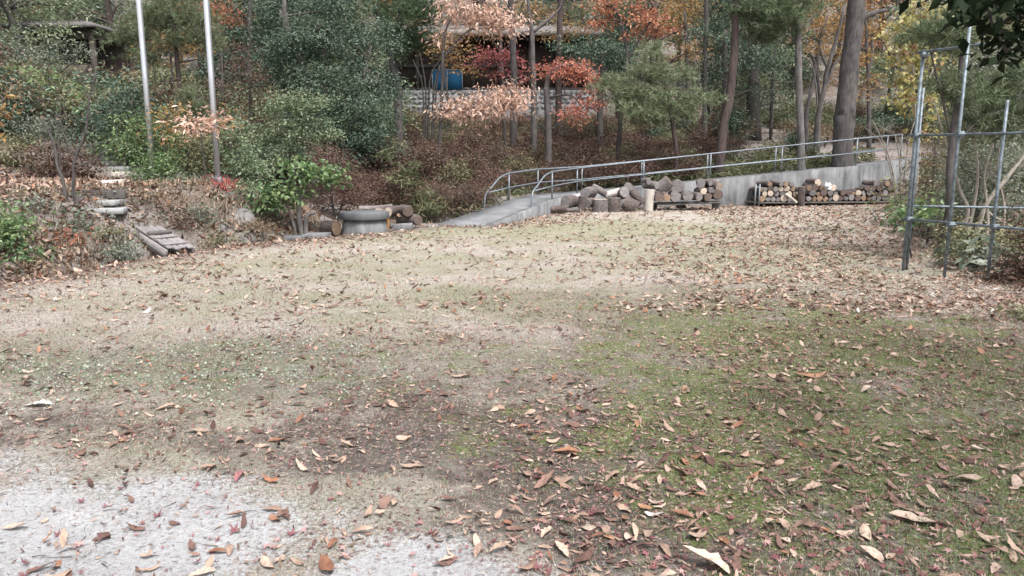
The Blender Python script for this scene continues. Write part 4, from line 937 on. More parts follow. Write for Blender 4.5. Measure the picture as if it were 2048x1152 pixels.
# ------------------------------------------------------------------ shrubs of the understory, copied as individuals
def proto_shrub(name, label, group, leaf, seed, n=2600, size=.06, style='leaf', aspect=.45, hgt=.9, per=30, cat='shrub', twig='barkdark'):
    lr = np.random.default_rng(seed); T = []
    for k in range(6):
        a = lr.uniform(0, 6.28); q = lr.uniform(.25, .6); T.append([(0.05 * math.cos(a), .05 * math.sin(a), -.1, .018), (q * .5 * math.cos(a), q * .5 * math.sin(a), hgt * .45, .012), (q * math.cos(a), q * math.sin(a), hgt * lr.uniform(.75, 1.05), .005)])
    C = [((lr.normal(0, .32), lr.normal(0, .32), hgt * lr.uniform(.3, .9)), (.36, .36, .26), n // 9) for _ in range(9)]
    return plant(name, label, cat, (0, 0, 0), T, C, leaf, twig, size, style, group=group, seed=seed, tr=.012, per=per, parts=('stems', 'foliage'), aspect=aspect)
SH = {
 'azalea': [proto_shrub('azalea_shrub', 'dull brown azalea shrub low on the slope behind the ramp', 'brown azalea shrubs on the slope', 'azalea', s) for s in (31, 32)],
 'russet': [proto_shrub('azalea_shrub', 'dark red leaved shrub low on the slope behind the ramp', 'dark red shrubs on the slope', 'russet', s) for s in (33, 34)],
 'olive': [proto_shrub('olive_shrub', 'dull olive green shrub on the wooded slope', 'olive shrubs on the slope', 'olive', s, 2000, .075) for s in (35, 36)],
 'glossy': [proto_shrub('camellia_shrub', 'dark glossy leaved shrub on the wooded slope', 'dark glossy shrubs on the slope', 'glossy', s, 2600, .075) for s in (37, 38)],
 'drybush': [proto_shrub('dry_shrub', 'half bare shrub with withered tan leaves on the slope', 'withered shrubs on the slope', 'dry', s, 900, .07) for s in (39, 40)],
 'green': [proto_shrub('green_shrub', 'mid green shrub of the understory on the slope', 'green shrubs on the slope', 'green', s, 2000, .08) for s in (41,)],
}
used = {}
def shrub(kd, x, y, s, lr, zs=1.0):
    src = SH[kd][lr.integers(len(SH[kd]))]
    o = src if src.name not in used else copy_tree(src); used[src.name] = 1
    o.location = (x, y, h1(x, y) - .04); o.rotation_euler = (0, 0, lr.uniform(0, 6.28)); o.scale = (s, s, s * zs); return o
lr = np.random.default_rng(5)
WORD = {'azalea': 'dull brown small leaved shrub', 'russet': 'dark red small leaved shrub', 'olive': 'dull olive green shrub', 'glossy': 'dark glossy leaved shrub', 'drybush': 'withered tan half bare shrub', 'green': 'mid green leafy shrub'}
def scatter(kinds, pw, where, pxr, Yr, n, sr, zr=(.8, 1.2), dmin=1.75):
    for _ in range(n):
        Y = lr.uniform(*Yr); px = lr.uniform(*pxr); x = (px - 1024) / FPX * Y
        d, _s = edge_dist(np.array([x]), np.array([Y])); kd = lr.choice(kinds, p=pw); s_ = lr.uniform(*sr); zz = lr.uniform(*zr)
        if d[0] < dmin: continue
        if lx0 - 1 < x < lx1 + 1 and LY - 1.2 < Y < LY + 7: continue
        if abs(x - hx) < hr + .3 and abs(Y - HY) < hr + .5: continue
        if x > 11 and px < 1830 and Y < 31 and d[0] < 4.2: continue
        o = shrub(kd, x, Y, s_, lr, zz); o['label'] = WORD[kd] + ' ' + where; o['group'] = WORD[kd] + 's ' + where
scatter(['azalea', 'russet', 'olive', 'drybush'], [.5, .25, .12, .13], 'on the slope right behind the ramp', (840, 1400), (22.5, 27), 60, (.8, 1.25))
scatter(['azalea', 'russet', 'olive', 'drybush'], [.5, .25, .12, .13], 'on the slope below the lodge', (790, 1430), (27, 31.5), 52, (.9, 1.3))
scatter(['azalea', 'drybush', 'olive', 'russet'], [.55, .15, .15, .15], 'between the well logs and the ramp', (800, 985), (18.6, 23), 34, (.6, 1.0), (.7, 1.1), 1.2)
scatter(['azalea', 'russet', 'olive', 'glossy', 'drybush'], [.35, .2, .15, .1, .2], 'close under the lodge plinth', (790, 1460), (31.5, 36.6), 60, (.9, 1.45), (.7, 1.1))
scatter(['glossy', 'olive', 'drybush', 'green', 'azalea'], [.2, .3, .25, .1, .15], 'on the left hillside behind the flagpoles', (-100, 560), (20, 27), 62, (1.0, 1.9))
scatter(['glossy', 'olive', 'drybush', 'green', 'azalea'], [.25, .25, .25, .1, .15], 'high on the left hillside below the hut', (-350, 560), (27, 35), 46, (1.0, 2.0))
scatter(['glossy', 'russet', 'azalea'], [.4, .3, .3], 'in the shade under the big camellia', (560, 850), (19.5, 24), 26, (.8, 1.3))
scatter(['glossy', 'olive', 'green'], [.5, .3, .2], 'hidden behind the big camellia', (560, 780), (25, 36), 22, (1.2, 2.2))
scatter(['olive', 'drybush', 'glossy', 'azalea'], [.35, .25, .25, .15], 'among the tall trunks behind the handrail', (1430, 1700), (28.5, 40), 34, (.8, 1.5), (.7, 1.1))
scatter(['olive', 'drybush', 'glossy'], [.4, .35, .25], 'right of the thick burl trunk', (1730, 1850), (29, 40), 20, (.9, 1.6))
scatter(['olive', 'drybush', 'green'], [.4, .35, .25], 'far behind the pipe frame', (1840, 2400), (28, 40), 34, (1.2, 2.2))
scatter(['olive', 'drybush', 'green'], [.35, .4, .25], 'at middle distance behind the pipe frame', (1870, 2300), (15, 24), 40, (1.0, 1.9), (.8, 1.2), -99)
scatter(['azalea', 'drybush', 'olive', 'russet'], [.5, .2, .15, .15], 'against the foot of the lodge plinth', (765, 1190), (35.2, 36.8), 46, (1.0, 1.4), (.8, 1.1))
scatter(['glossy', 'olive', 'drybush', 'azalea', 'green'], [.3, .25, .15, .15, .15], 'under the far wood at the top', (-300, 2300), (39.5, 52), 80, (1.3, 2.4))
scatter(['glossy', 'olive', 'green'], [.4, .35, .25], 'beyond the left edge of the bank', (-700, -260), (12, 30), 18, (1.2, 2.2))

# ------------------------------------------------------------------ surveyed plants
# big camellia in the middle left
pplant('camellia_tree', 'large dark glossy evergreen filling the middle left behind the well', 'tree', 655, 22.5,
       [[('b', 9), (640, 260, 7), (612, 150, 6), (575, 60, 5), (568, 0, 4)], [('b', 7, .25), (700, 260, 5), (735, 120, 3)], [(612, 150, 4), (585, 90, 3.5), (560, 20, 3)]],
       [(600, 85, 75, 48, 0, 2600), (690, 90, 78, 50, .3, 2800), (740, 165, 55, 48, .2, 2000), (640, 165, 80, 48, -.3, 2600), (555, 150, 50, 45, .3, 1400), (720, 240, 78, 58, -.4, 2800),
        (640, 235, 65, 50, -.2, 1900), (765, 310, 55, 65, -.2, 2400), (690, 320, 60, 60, -.5, 2200), (660, 20, 90, 40, .8, 2200), (560, 20, 60, 50, .9, 1500), (760, 80, 40, 40, .9, 900), (520, 90, 50, 40, 1, 1100)],
       'glossy', 'bark', size=.085, seed=1, tr=.03, dens=1.5, per=95, sig=.23, flat=.5)
pplant('broadleaf_shrub', 'pale green bushy shrub in front of the dark evergreen', 'shrub', 590, 19, [[('b', 4), (580, 300, 3), (575, 220, 2)], [('b', 3), (620, 290, 2), (640, 230, 1.5)]],
       [(580, 215, 60, 38, 0, 1700), (620, 260, 55, 40, -.2, 1500), (545, 260, 45, 45, .1, 1300), (590, 305, 65, 40, -.1, 1500), (640, 215, 35, 30, .1, 600), (530, 310, 40, 40, .2, 900)], 'green', 'bark', size=.075, per=60, sig=.17, seed=2, parts=('stems', 'foliage'))
pplant('azalea_shrub', 'dark red shrub between the leafy stump and the pale green bush', 'shrub', 665, 17.6, [[('b', 3), (660, 360, 2), (655, 310, 1.5)], [('b', 2), (700, 360, 2)]],
       [(655, 320, 50, 40, 0, 1500), (690, 365, 45, 38, -.1, 1300), (720, 395, 35, 30, 0, 700), (640, 380, 45, 40, .2, 1000)], 'russet', 'barkdark', size=.055, seed=3, parts=('stems', 'foliage'))
pplant('dark_shrub', 'dark shadowy bush directly behind the well', 'shrub', 735, 18.4, [[('b', 3), (735, 380, 2)]], [(720, 400, 60, 35, 0, 1500), (790, 380, 50, 45, .3, 1500), (655, 420, 45, 30, .1, 900)], 'azalea', 'barkdark', size=.06, seed=4, parts=('stems', 'foliage'))
# bamboo grass clump right of the well
pplant('bamboo_grass', 'tall green bamboo grass clump right of the log covered well', 'grass clump', 815, 18.6, [[('b', 1.2), (805, 380, 1), (800, 320, .6)], [('b', 1.2, .1), (825, 370, 1), (830, 310, .6)], [('b', 1.2, .2), (850, 390, .6)]],
       [(800, 350, 22, 50, 0, 300), (830, 370, 26, 45, 0, 330), (850, 405, 25, 25, -.2, 220), (870, 420, 20, 15, -.3, 140), (790, 300, 20, 30, .3, 120)], 'sasa', 'sasa' if False else 'barkdark', size=.22, aspect=.1, seed=5, parts=('stems', 'foliage'), droop=.35, sig=.12)
pplant('leafy_stump', 'short cut trunk with fresh bright green leaves left of the well', 'shrub', 598, 15.2, [[('b', 5.5), (598, 425, 5), (597, 400, 4.5), (590, 370, 3)], [('b', 4.5, .1), (612, 437, 4), (632, 424, 3.6)], [(597, 400, 3), (620, 370, 2), (660, 345, 1.2)], [('b', 3, -.1), (585, 440, 2.5), (570, 400, 1.5)]],
       [(600, 345, 30, 22, 0, 230), (640, 345, 40, 16, 0, 240), (575, 385, 45, 25, -.1, 380), (540, 400, 38, 28, 0, 300), (660, 360, 22, 12, .1, 100), (595, 325, 18, 10, 0, 80)], 'bright', 'barkpale', size=.12, aspect=.5, seed=6, sig=.16, per=9)
# left bank plants
pplant('bare_sapling', 'bare twin stemmed sapling leaning over the steps on the left bank', 'tree', 145, 12.6,
       [[('b', 5, -.06), (133, 400, 4.2), (125, 360, 3.6), (115, 335, 3), (108, 290, 2.2), (84, 235, 1.2)], [('b', 4.2, .06), (149, 390, 3.6), (147, 340, 3), (152, 315, 2.6), (172, 260, 2), (178, 200, 1.6), (192, 140, .9)], [(147, 335, 1.8), (175, 325, 1.4), (212, 300, .8)],
        [(152, 315, 1.5), (125, 260, 1), (120, 195, .6)], [(178, 200, 1.2), (160, 150, .8), (150, 80, .5)], [(115, 335, 1.5), (140, 300, 1), (230, 280, .5)]],
       [(130, 230, 60, 60, 0, 40), (190, 180, 50, 60, 0, 30), (90, 200, 40, 40, 0, 25)], 'dry', 'bark', size=.06, seed=7, twigs=1.0, per=3, tr=.012, parts=('stems', 'leaves'))
pplant('ivy_clump', 'dark green ivy clump at the foot of the bare sapling', 'plant', 150, 12.3, [[('b', 2), (150, 440, 1.5)]], [(150, 445, 18, 22, -.1, 260), (160, 465, 14, 14, -.2, 140)], 'glossy', 'barkdark', size=.06, seed=8, parts=('stems', 'foliage'))
pplant('green_bush', 'fresh green bush at the left edge on the leaf strewn bank', 'shrub', 12, 10.6, [[('b', 2.5), (15, 470, 2)]], [(20, 465, 36, 34, 0, 700), (-20, 470, 40, 40, 0, 700), (30, 500, 25, 20, -.2, 300), (0, 430, 30, 18, .2, 260)], 'bright', 'bark', size=.07, seed=9, parts=('stems', 'foliage'))
pplant('green_bush', 'round green bush on top of the bank between the flagpoles', 'shrub', 352, 15.6, [[('b', 3), (352, 390, 2)]], [(352, 378, 34, 26, 0, 900), (345, 405, 28, 20, -.2, 500), (370, 360, 20, 14, 0, 250)], 'green', 'bark', size=.06, seed=10, parts=('stems', 'foliage'))
pplant('scarlet_bush', 'small scarlet leaved bush at the foot of a flagpole', 'shrub', 442, 15.4, [[('b', 1.5), (442, 368, 1)]], [(442, 365, 22, 12, 0, 260), (438, 378, 12, 7, -.1, 90)], 'redbush', 'bark', size=.06, seed=11, parts=('stems', 'foliage'))
pplant('scarlet_bush', 'tiny red leaved seedling right of the ivy clump', 'shrub', 188, 12.9, [[('b', 1), (188, 446, .8)]], [(188, 445, 14, 8, 0, 60)], 'redbush', 'bark', size=.06, seed=12, parts=('stems', 'foliage'))
pplant('orange_seedling', 'small orange leaved seedling on the left bank below the ivy', 'shrub', 147, 11.6, [[('b', 1), (147, 478, .8)]], [(147, 476, 11, 8, 0, 45)], 'orange', 'bark', size=.07, seed=13, parts=('stems', 'foliage'))
pplant('grey_green_bush', 'grey green straggly bush beside the plank bridge', 'shrub', 258, 13.6, [[('b', 2), (258, 450, 1.5), (255, 420, 1)]], [(258, 440, 26, 36, 0, 500), (268, 470, 22, 20, -.2, 300), (245, 415, 15, 15, 0, 120)], 'dusty', 'bark', size=.055, seed=14, parts=('stems', 'foliage'))
for i, (lab, bx, Y, cl, lf) in enumerate([
  ('low dark bush row at the back of the mossy terrace, leftmost', 30, 17.5, [(20, 310, 50, 45, 0, 1500), (-40, 300, 50, 50, 0, 1300)], 'olive'),
  ('dark bush at the back of the terrace behind the bare sapling', 110, 17.2, [(105, 320, 45, 36, 0, 1400), (150, 330, 40, 28, 0, 1100)], 'azalea'),
  ('dusty green bush above the dark terrace hedge', 60, 20, [(60, 250, 60, 40, 0, 1300), (0, 240, 50, 40, 0, 1000), (120, 270, 45, 35, 0, 900)], 'dusty'),
  ('large grey green tree at the upper left edge', 20, 25, [(40, 100, 70, 45, 0, 1400), (-20, 130, 60, 60, 0, 1300), (90, 140, 50, 35, 0, 900), (30, 170, 70, 40, 0, 1200), (150, 100, 45, 20, -.5, 500)], 'dusty'),
  ('dark glossy bush left of the first flagpole', 235, 19.2, [(235, 225, 50, 40, 0, 1300), (215, 270, 45, 38, 0, 1000), (265, 185, 35, 25, .2, 600)], 'glossy'),
  ('yellow green bush around the first flagpole', 290, 17.6, [(280, 260, 45, 40, -.2, 900), (310, 300, 50, 40, 0, 1000), (250, 300, 40, 40, 0, 800), (330, 255, 35, 30, .2, 600)], 'bright'),
  ('yellow green bush hiding the foot of the first flagpole', 312, 16.2, [(312, 335, 32, 26, 0, 700), (290, 350, 26, 18, 0, 400), (330, 320, 22, 22, 0, 300)], 'bright'),
  ('olive yellow bush between and behind the flagpoles', 375, 17.8, [(370, 300, 45, 45, 0, 1000), (400, 330, 45, 30, 0, 800), (345, 330, 35, 30, 0, 600)], 'olive'),
  ('light green bush just right of the second flagpole', 475, 17.4, [(470, 300, 45, 50, 0, 1200), (500, 340, 45, 40, 0, 1100), (455, 250, 35, 30, .2, 700)], 'green'),
  ('brown undergrowth bush between the flagpoles', 395, 22, [(390, 190, 45, 35, 0, 900), (330, 190, 45, 30, 0, 900), (450, 200, 40, 40, 0, 900)], 'azalea'),
  ('brown twiggy bush left of the dark camellia', 500, 21, [(500, 170, 40, 35, 0, 700), (480, 130, 40, 40, 0, 700), (520, 230, 30, 40, 0, 600)], 'azalea'),
 ]):
    pplant('bush', lab, 'shrub', bx, Y, [[('b', 3), (bx, cl[0][1] + 25, 2.5), (bx + 4, cl[0][1], 1.5)], [('b', 2.5, .15), (cl[-1][0], cl[-1][1] + 20, 1.5)]], cl, lf, 'barkdark', size=.075, seed=50 + i, parts=('stems', 'foliage'))
for i, (lab, px, py, rx, ry, n, lf, sz) in enumerate([
  ('grey green scrub on the bank face left of the rock below the scarlet bush', 405, 425, 30, 22, 420, 'dusty', .055), ('withered tan scrub at the top of the bank right of the steps', 300, 392, 34, 18, 300, 'dry', .06),
  ('dull olive scrub at the foot of the bank right of the bridge', 440, 478, 34, 14, 380, 'olive', .055), ('withered grass bush on the bank left of the leafy stump', 515, 452, 30, 20, 300, 'dry', .06),
  ('grey green scrub hiding the ditch left of the bridge', 235, 500, 34, 20, 420, 'dusty', .055), ('green scrub on the bank rim right of the scarlet bush', 505, 385, 34, 24, 520, 'green', .06),
  ('brown withered scrub low on the bank at left', 70, 530, 34, 16, 260, 'dry', .06), ('olive scrub on the bank below the concrete steps', 215, 462, 24, 16, 260, 'olive', .055), ('dusty weed bush at the rim of the terrace left of the sapling', 60, 405, 30, 12, 240, 'dusty', .055),
  ('brown scrub between the scarlet bush and the bridge', 360, 440, 30, 20, 300, 'azalea', .055)]):
    q = TR(px, min(py + ry, 560)); pplant('scrub_bush', lab, 'shrub', px, q[1], [[('b', 1.6), (px, py, 1)], [('b', 1.4, .08), (px + rx * .4, py - ry * .4, .7)]], [(px, py, rx, ry, 0, n), (px - rx * .5, py + ry * .4, rx * .6, ry * .6, 0, n // 3)], lf, 'barkdark', size=sz, seed=400 + i, parts=('stems', 'foliage'), by=py)
pplant('oak_sapling', 'oak sapling with pale pinkish tan leaves across the second flagpole', 'tree', 412, 15.9, [[('b', 2), (405, 300, 1.5), (398, 240, 1)]], [(395, 245, 45, 24, 0, 150), (425, 250, 35, 20, -.1, 110), (380, 262, 25, 15, 0, 60)], 'peach', 'bark', size=.13, aspect=.32, seed=61, sig=.2, per=8)
pplant('yellow_sapling', 'sapling with yellow leaves beside the first flagpole', 'tree', 330, 16.4, [[('b', 1.6), (330, 300, 1.2), (325, 260, .8)]], [(325, 255, 30, 35, 0, 130), (340, 225, 25, 18, 0, 80), (450, 235, 25, 20, 0, 70)], 'amber', 'bark', size=.1, seed=62, sig=.15, per=7)
pplant('young_pine', 'young bright green pine sapling between the flagpoles', 'tree', 383, 18.5, [[('b', 2), (383, 230, 1.5), (384, 185, .8)]], [(384, 205, 24, 30, 0, 110), (385, 230, 28, 16, 0, 70)], 'palepine', 'barkred', size=.16, style='needle', seed=63, per=5, sig=.12, k=14)
pplant('pine_tree', 'soft green pine behind the two flagpoles', 'tree', 358, 25, [[('b', 6), (358, 180, 5), (352, 100, 4), (345, 20, 2.5)], [(355, 125, 2), (400, 118, 1)], [(356, 160, 1.8), (300, 165, .8)]],
       [(335, 30, 60, 25, 0, 210), (290, 45, 50, 20, 0, 170), (395, 40, 45, 25, 0, 170), (340, 80, 60, 22, 0, 170), (250, 75, 40, 15, 0, 120), (420, 80, 35, 18, .3, 90), (300, 110, 40, 14, 0, 90), (350, 0, 60, 20, 0, 150)], 'palepine', 'barkred', size=.2, style='needle', seed=64, per=5, sig=.22, k=14)
pplant('autumn_tree', 'amber leaved small tree between the flagpoles near their middle', 'tree', 340, 27, [[('b', 3), (345, 180, 2.5), (340, 100, 2)]], [(340, 80, 40, 22, 0, 350), (375, 95, 30, 18, 0, 250), (310, 95, 25, 15, 0, 160)], 'amber', 'bark', size=.12, seed=65)
pplant('autumn_tree', 'orange leaved tree at the top edge right of the second flagpole', 'tree', 450, 30, [[('b', 3), (445, 160, 2.5), (440, 60, 2)]], [(440, 15, 50, 20, 0, 350), (455, 40, 25, 15, 0, 180), (370, 5, 30, 14, 0, 150)], 'orange', 'bark', size=.12, seed=66)
pplant('autumn_sapling', 'yellow amber leaved twig reaching in at the left edge', 'tree', -60, 11.5, [[('b', 3), (-60, 330, 2), (-30, 240, 1.2), (5, 215, .6)]], [(5, 195, 25, 20, 0, 40), (-10, 225, 30, 20, 0, 40), (12, 225, 16, 12, 0, 20), (0, 262, 16, 6, 0, 12)], 'amber', 'bark', size=.13, aspect=.35, seed=67, per=6, sig=.13)
pplant('yellow_sapling', 'pale yellow green leafed sapling at left under the hut', 'tree', 120, 16.5, [[('b', 1.5), (115, 240, 1), (112, 170, .6)]], [(110, 170, 28, 16, 0, 50), (75, 145, 35, 10, 0, 60), (140, 185, 25, 14, 0, 50), (135, 215, 20, 8, 0, 30)], 'bright', 'bark', size=.11, aspect=.4, seed=68, per=6, sig=.16)
# trunks and crowns around the lodge
pplant('dark_pine', 'dark needled pine with curved grey trunk left of the lodge', 'tree', 800, 27, [[('b', 9), (795, 175, 8), (786, 130, 8), (788, 90, 7), (800, 40, 6), (805, -40, 4)]],
       [(830, 30, 60, 30, -.2, 300), (795, 70, 45, 30, 0, 220), (850, 75, 35, 22, 0, 140), (810, 105, 25, 22, 0, 90), (770, 15, 50, 30, .2, 200), (860, 15, 40, 22, 0, 150), (810, -40, 70, 40, 0, 250)], 'darkpine', 'bark', size=.2, style='needle', seed=70, per=5, sig=.2, k=15)
pplant('chestnut_oak', 'small oak with drooping pale peach leaves in front of the lodge', 'tree', 878, 24, [[('b', 4), (878, 300, 3.5), (884, 200, 3), (886, 100, 2.5), (900, 40, 2), (940, 10, 1.5)], [(880, 240, 2), (920, 195, 1.6), (985, 180, 1)], [(878, 260, 1.8), (930, 235, 1.2), (1000, 228, .8)], [(886, 110, 1.8), (940, 60, 1.3), (1010, 40, .8)]],
       [(945, 205, 50, 14, 0, 170), (1000, 185, 48, 16, 0, 170), (905, 218, 40, 12, 0, 130), (1020, 210, 42, 16, -.2, 150), (970, 222, 50, 12, -.2, 140), (1045, 180, 20, 18, 0, 60), (935, 20, 45, 14, 0, 150), (985, 30, 50, 16, 0, 170), (1030, 45, 32, 14, 0, 100), (910, 5, 30, 10, 0, 70), (960, 50, 35, 9, 0, 80), (1000, 60, 30, 8, 0, 60), (1000, 205, 62, 20, .1, 230), (925, 225, 45, 14, .1, 150), (960, 38, 70, 20, .1, 230), (890, 25, 25, 14, 0, 70), (880, 70, 30, 12, .1, 80)], 'peach', 'bark', dens=1.7, flat=.8, size=.16, aspect=.3, droop=.75, seed=71, per=8, sig=.2, curl=.05)
pplant('cherry_tree', 'coral red leaved tree arching over the slope right of the lodge plinth', 'tree', 1098, 26, [[('b', 7), (1097, 250, 6.5), (1093, 190, 6), (1100, 150, 4), (1140, 125, 2.5), (1185, 140, 1.5)], [(1094, 195, 3), (1140, 190, 2), (1165, 215, 1.2)]],
       [(1105, 140, 36, 16, 0, 260), (1140, 132, 45, 17, 0, 340), (1180, 148, 26, 17, 0, 190), (1195, 160, 12, 14, 0, 60), (1150, 222, 38, 16, -.2, 230), (1185, 208, 30, 14, -.2, 190), (1175, 185, 22, 14, -.1, 120), (1160, 240, 22, 10, -.2, 80), (1130, 155, 25, 10, 0, 100)], 'coral', 'bark', size=.13, aspect=.42, droop=.45, seed=72, per=9, sig=.18)
pplant('red_maple', 'small deep red maple before the lodge wall', 'tree', 1010, 31, [[('b', 4), (1008, 240, 3.5), (1000, 150, 3), (985, 110, 2)], [(1005, 180, 2), (1035, 140, 1.5)]],
       [(990, 110, 40, 18, 0, 330), (960, 125, 30, 16, 0, 220), (1020, 120, 30, 18, 0, 240), (1040, 155, 22, 20, 0, 170), (1005, 150, 28, 12, 0, 140)], 'maple', 'barkdark', size=.1, seed=73, per=10, aspect=.7)
pplant('autumn_tree', 'amber tree rising behind the lodge ridge at the top edge', 'tree', 1010, 36.2, [[('b', 5), (1000, 60, 3), (1000, -40, 2)]],
       [(1080, 25, 60, 14, 0, 420), (1150, 50, 45, 20, -.2, 420), (1120, 70, 40, 12, -.3, 260), (1170, 20, 40, 22, 0, 320), (960, 70, 40, 10, -.3, 200), (1020, 10, 60, 16, 0, 350)], 'amber', 'barkdark', size=.13, seed=174)
pplant('autumn_tree', 'orange amber tree hanging over the lodge left of the red maple', 'tree', 905, 32, [[('b', 3), (900, 230, 2.5), (885, 120, 2), (890, 80, 1.5)]], [(880, 85, 35, 14, 0, 220), (915, 105, 45, 14, 0, 300), (860, 100, 20, 14, 0, 120), (930, 135, 30, 12, 0, 160), (880, 62, 18, 10, 0, 80)], 'amber', 'barkdark', size=.12, seed=74, aspect=.5)
pplant('autumn_tree', 'bright orange tree at the top edge right of the lodge roof', 'tree', 1235, 27, [[('b', 5), (1240, 250, 4.5), (1255, 120, 3.5), (1240, 40, 2.5), (1215, 0, 2)], [(1255, 120, 2.5), (1290, 60, 1.8), (1320, 20, 1)]],
       [(1210, 10, 32, 18, 0, 220), (1200, 48, 26, 12, 0, 150), (1225, 30, 22, 14, 0, 110), (1300, 35, 45, 18, 0, 300), (1285, 15, 30, 16, 0, 160), (1320, 58, 38, 10, 0, 180), (1265, 68, 22, 8, 0, 90), (1230, -20, 50, 20, 0, 200)], 'orange', 'bark', size=.14, seed=75, per=9, sig=.18, droop=.4)
pplant('pine_tree', 'soft pale green pine on the slope behind the handrail', 'tree', 1352, 25.6, [[('b', 5), (1352, 300, 4.5), (1340, 220, 4), (1320, 140, 3), (1305, 80, 1.5)]],
       [(1250, 190, 48, 22, 0, 200), (1330, 190, 55, 22, -.2, 230), (1300, 140, 45, 20, 0, 190), (1225, 165, 32, 14, 0, 110), (1365, 222, 45, 18, 0, 170), (1290, 232, 48, 14, -.2, 150), (1350, 150, 38, 18, .2, 130), (1270, 215, 40, 14, -.3, 120), (1400, 195, 30, 16, .2, 90), (1310, 100, 28, 14, 0, 80)], 'palepine', 'barkred', size=.21, style='needle', seed=76, per=5, sig=.2, k=15)
pplant('autumn_tree', 'amber tree at the top edge above the pale pine', 'tree', 1375, 34, [[('b', 5), (1375, 150, 4), (1370, 20, 3)]], [(1365, 15, 65, 22, 0, 480), (1385, 90, 40, 18, 0, 300), (1340, 45, 40, 16, 0, 250), (1390, 105, 28, 14, 0, 180)], 'amber', 'bark', size=.13, seed=77)
def trunk_tree(lab, bx, Y, tk, extra, clumps, leaf, bark, name='tall_tree', **kw):
    return pplant(name, lab, 'tree', bx, Y, [[('b', tk[0][2] * 1.25)] + tk] + extra, clumps, leaf, bark, **kw)
trunk_tree('slim straight dark trunk standing between the pale pine and the leaning trunk', 1408, 31, [(1409, 200, 4.5), (1411, 100, 4.2), (1413, 0, 4), (1414, -160, 3)], [], [(1414, -140, 60, 50, 0, 900)], 'glossy', 'barkdark', seed=80, size=.12)
trunk_tree('leaning reddish brown trunk rising behind the handrail', 1436, 26, [(1446, 260, 9), (1458, 200, 8.5), (1467, 120, 8), (1471, 50, 7), (1470, -60, 6)], [(lambda: [(1469, 70, 2.5), (1490, 60, 1.5), (1500, 110, .8)])()], [(1470, -60, 90, 40, 0, 300), (1500, 20, 40, 20, 0, 110), (1520, 60, 30, 20, 0, 90)], 'pine', 'barkred', seed=81, size=.22, style='needle', per=5, sig=.22, k=14, name='pine_tree')
trunk_tree('slender pale grey pine trunk just behind the handrail', 1603, 25.9, [(1602, 290, 7.5), (1599, 200, 7), (1597, 120, 6.5), (1596, 50, 6), (1598, -40, 5)], [[(1597, 60, 2.6), (1620, 40, 2), (1650, 15, 1)], [(1599, 110, 2), (1622, 125, 1.6), (1632, 170, 1.2), (1636, 220, .8)]], [(1570, 40, 55, 28, 0, 220), (1545, 15, 50, 24, 0, 200), (1600, 10, 50, 24, 0, 200), (1530, 70, 40, 18, .2, 130), (1500, 30, 40, 24, .3, 130), (1580, -40, 80, 40, 0, 250)], 'pine', 'barkpale', seed=82, size=.22, style='needle', per=5, sig=.22, k=14, name='pine_tree')
trunk_tree('thick grey trunk with a burl near its foot, right of the rail posts', 1684, 26.3, [(1686, 290, 18.5), (1689, 240, 19), (1692, 215, 18), (1700, 120, 16.5), (1710, 40, 16), (1714, -60, 15), (1716, -220, 14)], [[(1708, 50, 7), (1725, 38, 6), (1748, 26, 5), (1775, 20, 3)], [(1712, -60, 7), (1650, -160, 4)]], [(1650, -200, 120, 60, 0, 900), (1760, -180, 100, 60, 0, 800)], 'amber', 'bark', seed=83, size=.13, seg=16, name='oak_tree')
trunk_tree('dark trunk in the shade between the two pine trunks', 1508, 33, [(1508, 190, 11), (1510, 120, 10), (1512, 20, 9), (1512, -120, 7)], [], [(1510, -120, 80, 60, 0, 900), (1520, 110, 40, 40, .5, 500)], 'glossy', 'barkdark', seed=84, size=.12)
trunk_tree('pale multi stemmed tree left of the thick burl trunk', 1632, 28, [(1636, 240, 6), (1645, 190, 5), (1655, 140, 4.5), (1672, 80, 3.5), (1690, 10, 2.5)], [[('b', 5, -.3), (1612, 235, 4), (1622, 180, 3.5), (1630, 130, 3), (1618, 105, 2)], [(1645, 190, 3), (1668, 130, 2.4), (1690, 100, 2), (1700, 40, 1)], [(1655, 140, 2.5), (1640, 90, 2), (1655, 30, 1)]], [(1650, 60, 60, 40, 0, 160), (1690, 60, 40, 30, 0, 90)], 'amber', 'barkpale', seed=85, size=.12, twigs=1, name='multi_stem_tree')
trunk_tree('amber orange tree behind the thick burl trunk', 1735, 31, [(1738, 230, 4), (1735, 120, 3), (1730, 20, 2)], [], [(1730, 110, 35, 22, 0, 300), (1745, 150, 25, 18, 0, 180), (1725, 190, 22, 14, 0, 130), (1650, 40, 50, 28, .5, 420), (1640, 85, 40, 18, .5, 260), (1740, 60, 35, 20, 0, 240), (1660, 5, 60, 18, 0, 300), (1760, 20, 35, 16, 0, 160)], 'amber', 'bark', seed=86, size=.13, name='autumn_tree')
trunk_tree('grey forked trunk in front of the lodge wall', 1068, 28, [(1068, 200, 5.5), (1066, 130, 5), (1064, 65, 4.5), (1058, 20, 3), (1056, -60, 2)], [[(1064, 66, 3.2), (1090, 45, 2.8), (1122, 12, 2.2), (1140, -40, 1.5)]], [(1058, -40, 60, 40, 0, 200), (1140, -50, 50, 40, 0, 200)], 'amber', 'bark', seed=87, size=.12, name='forked_tree')
trunk_tree('broad grey trunk standing before the middle of the lodge', 1026, 29.5, [(1028, 180, 6.5), (1026, 100, 6), (1022, 20, 5.5), (1020, -80, 4)], [], [(1020, -110, 90, 50, 0, 900)], 'glossy', 'bark', seed=88, size=.12)
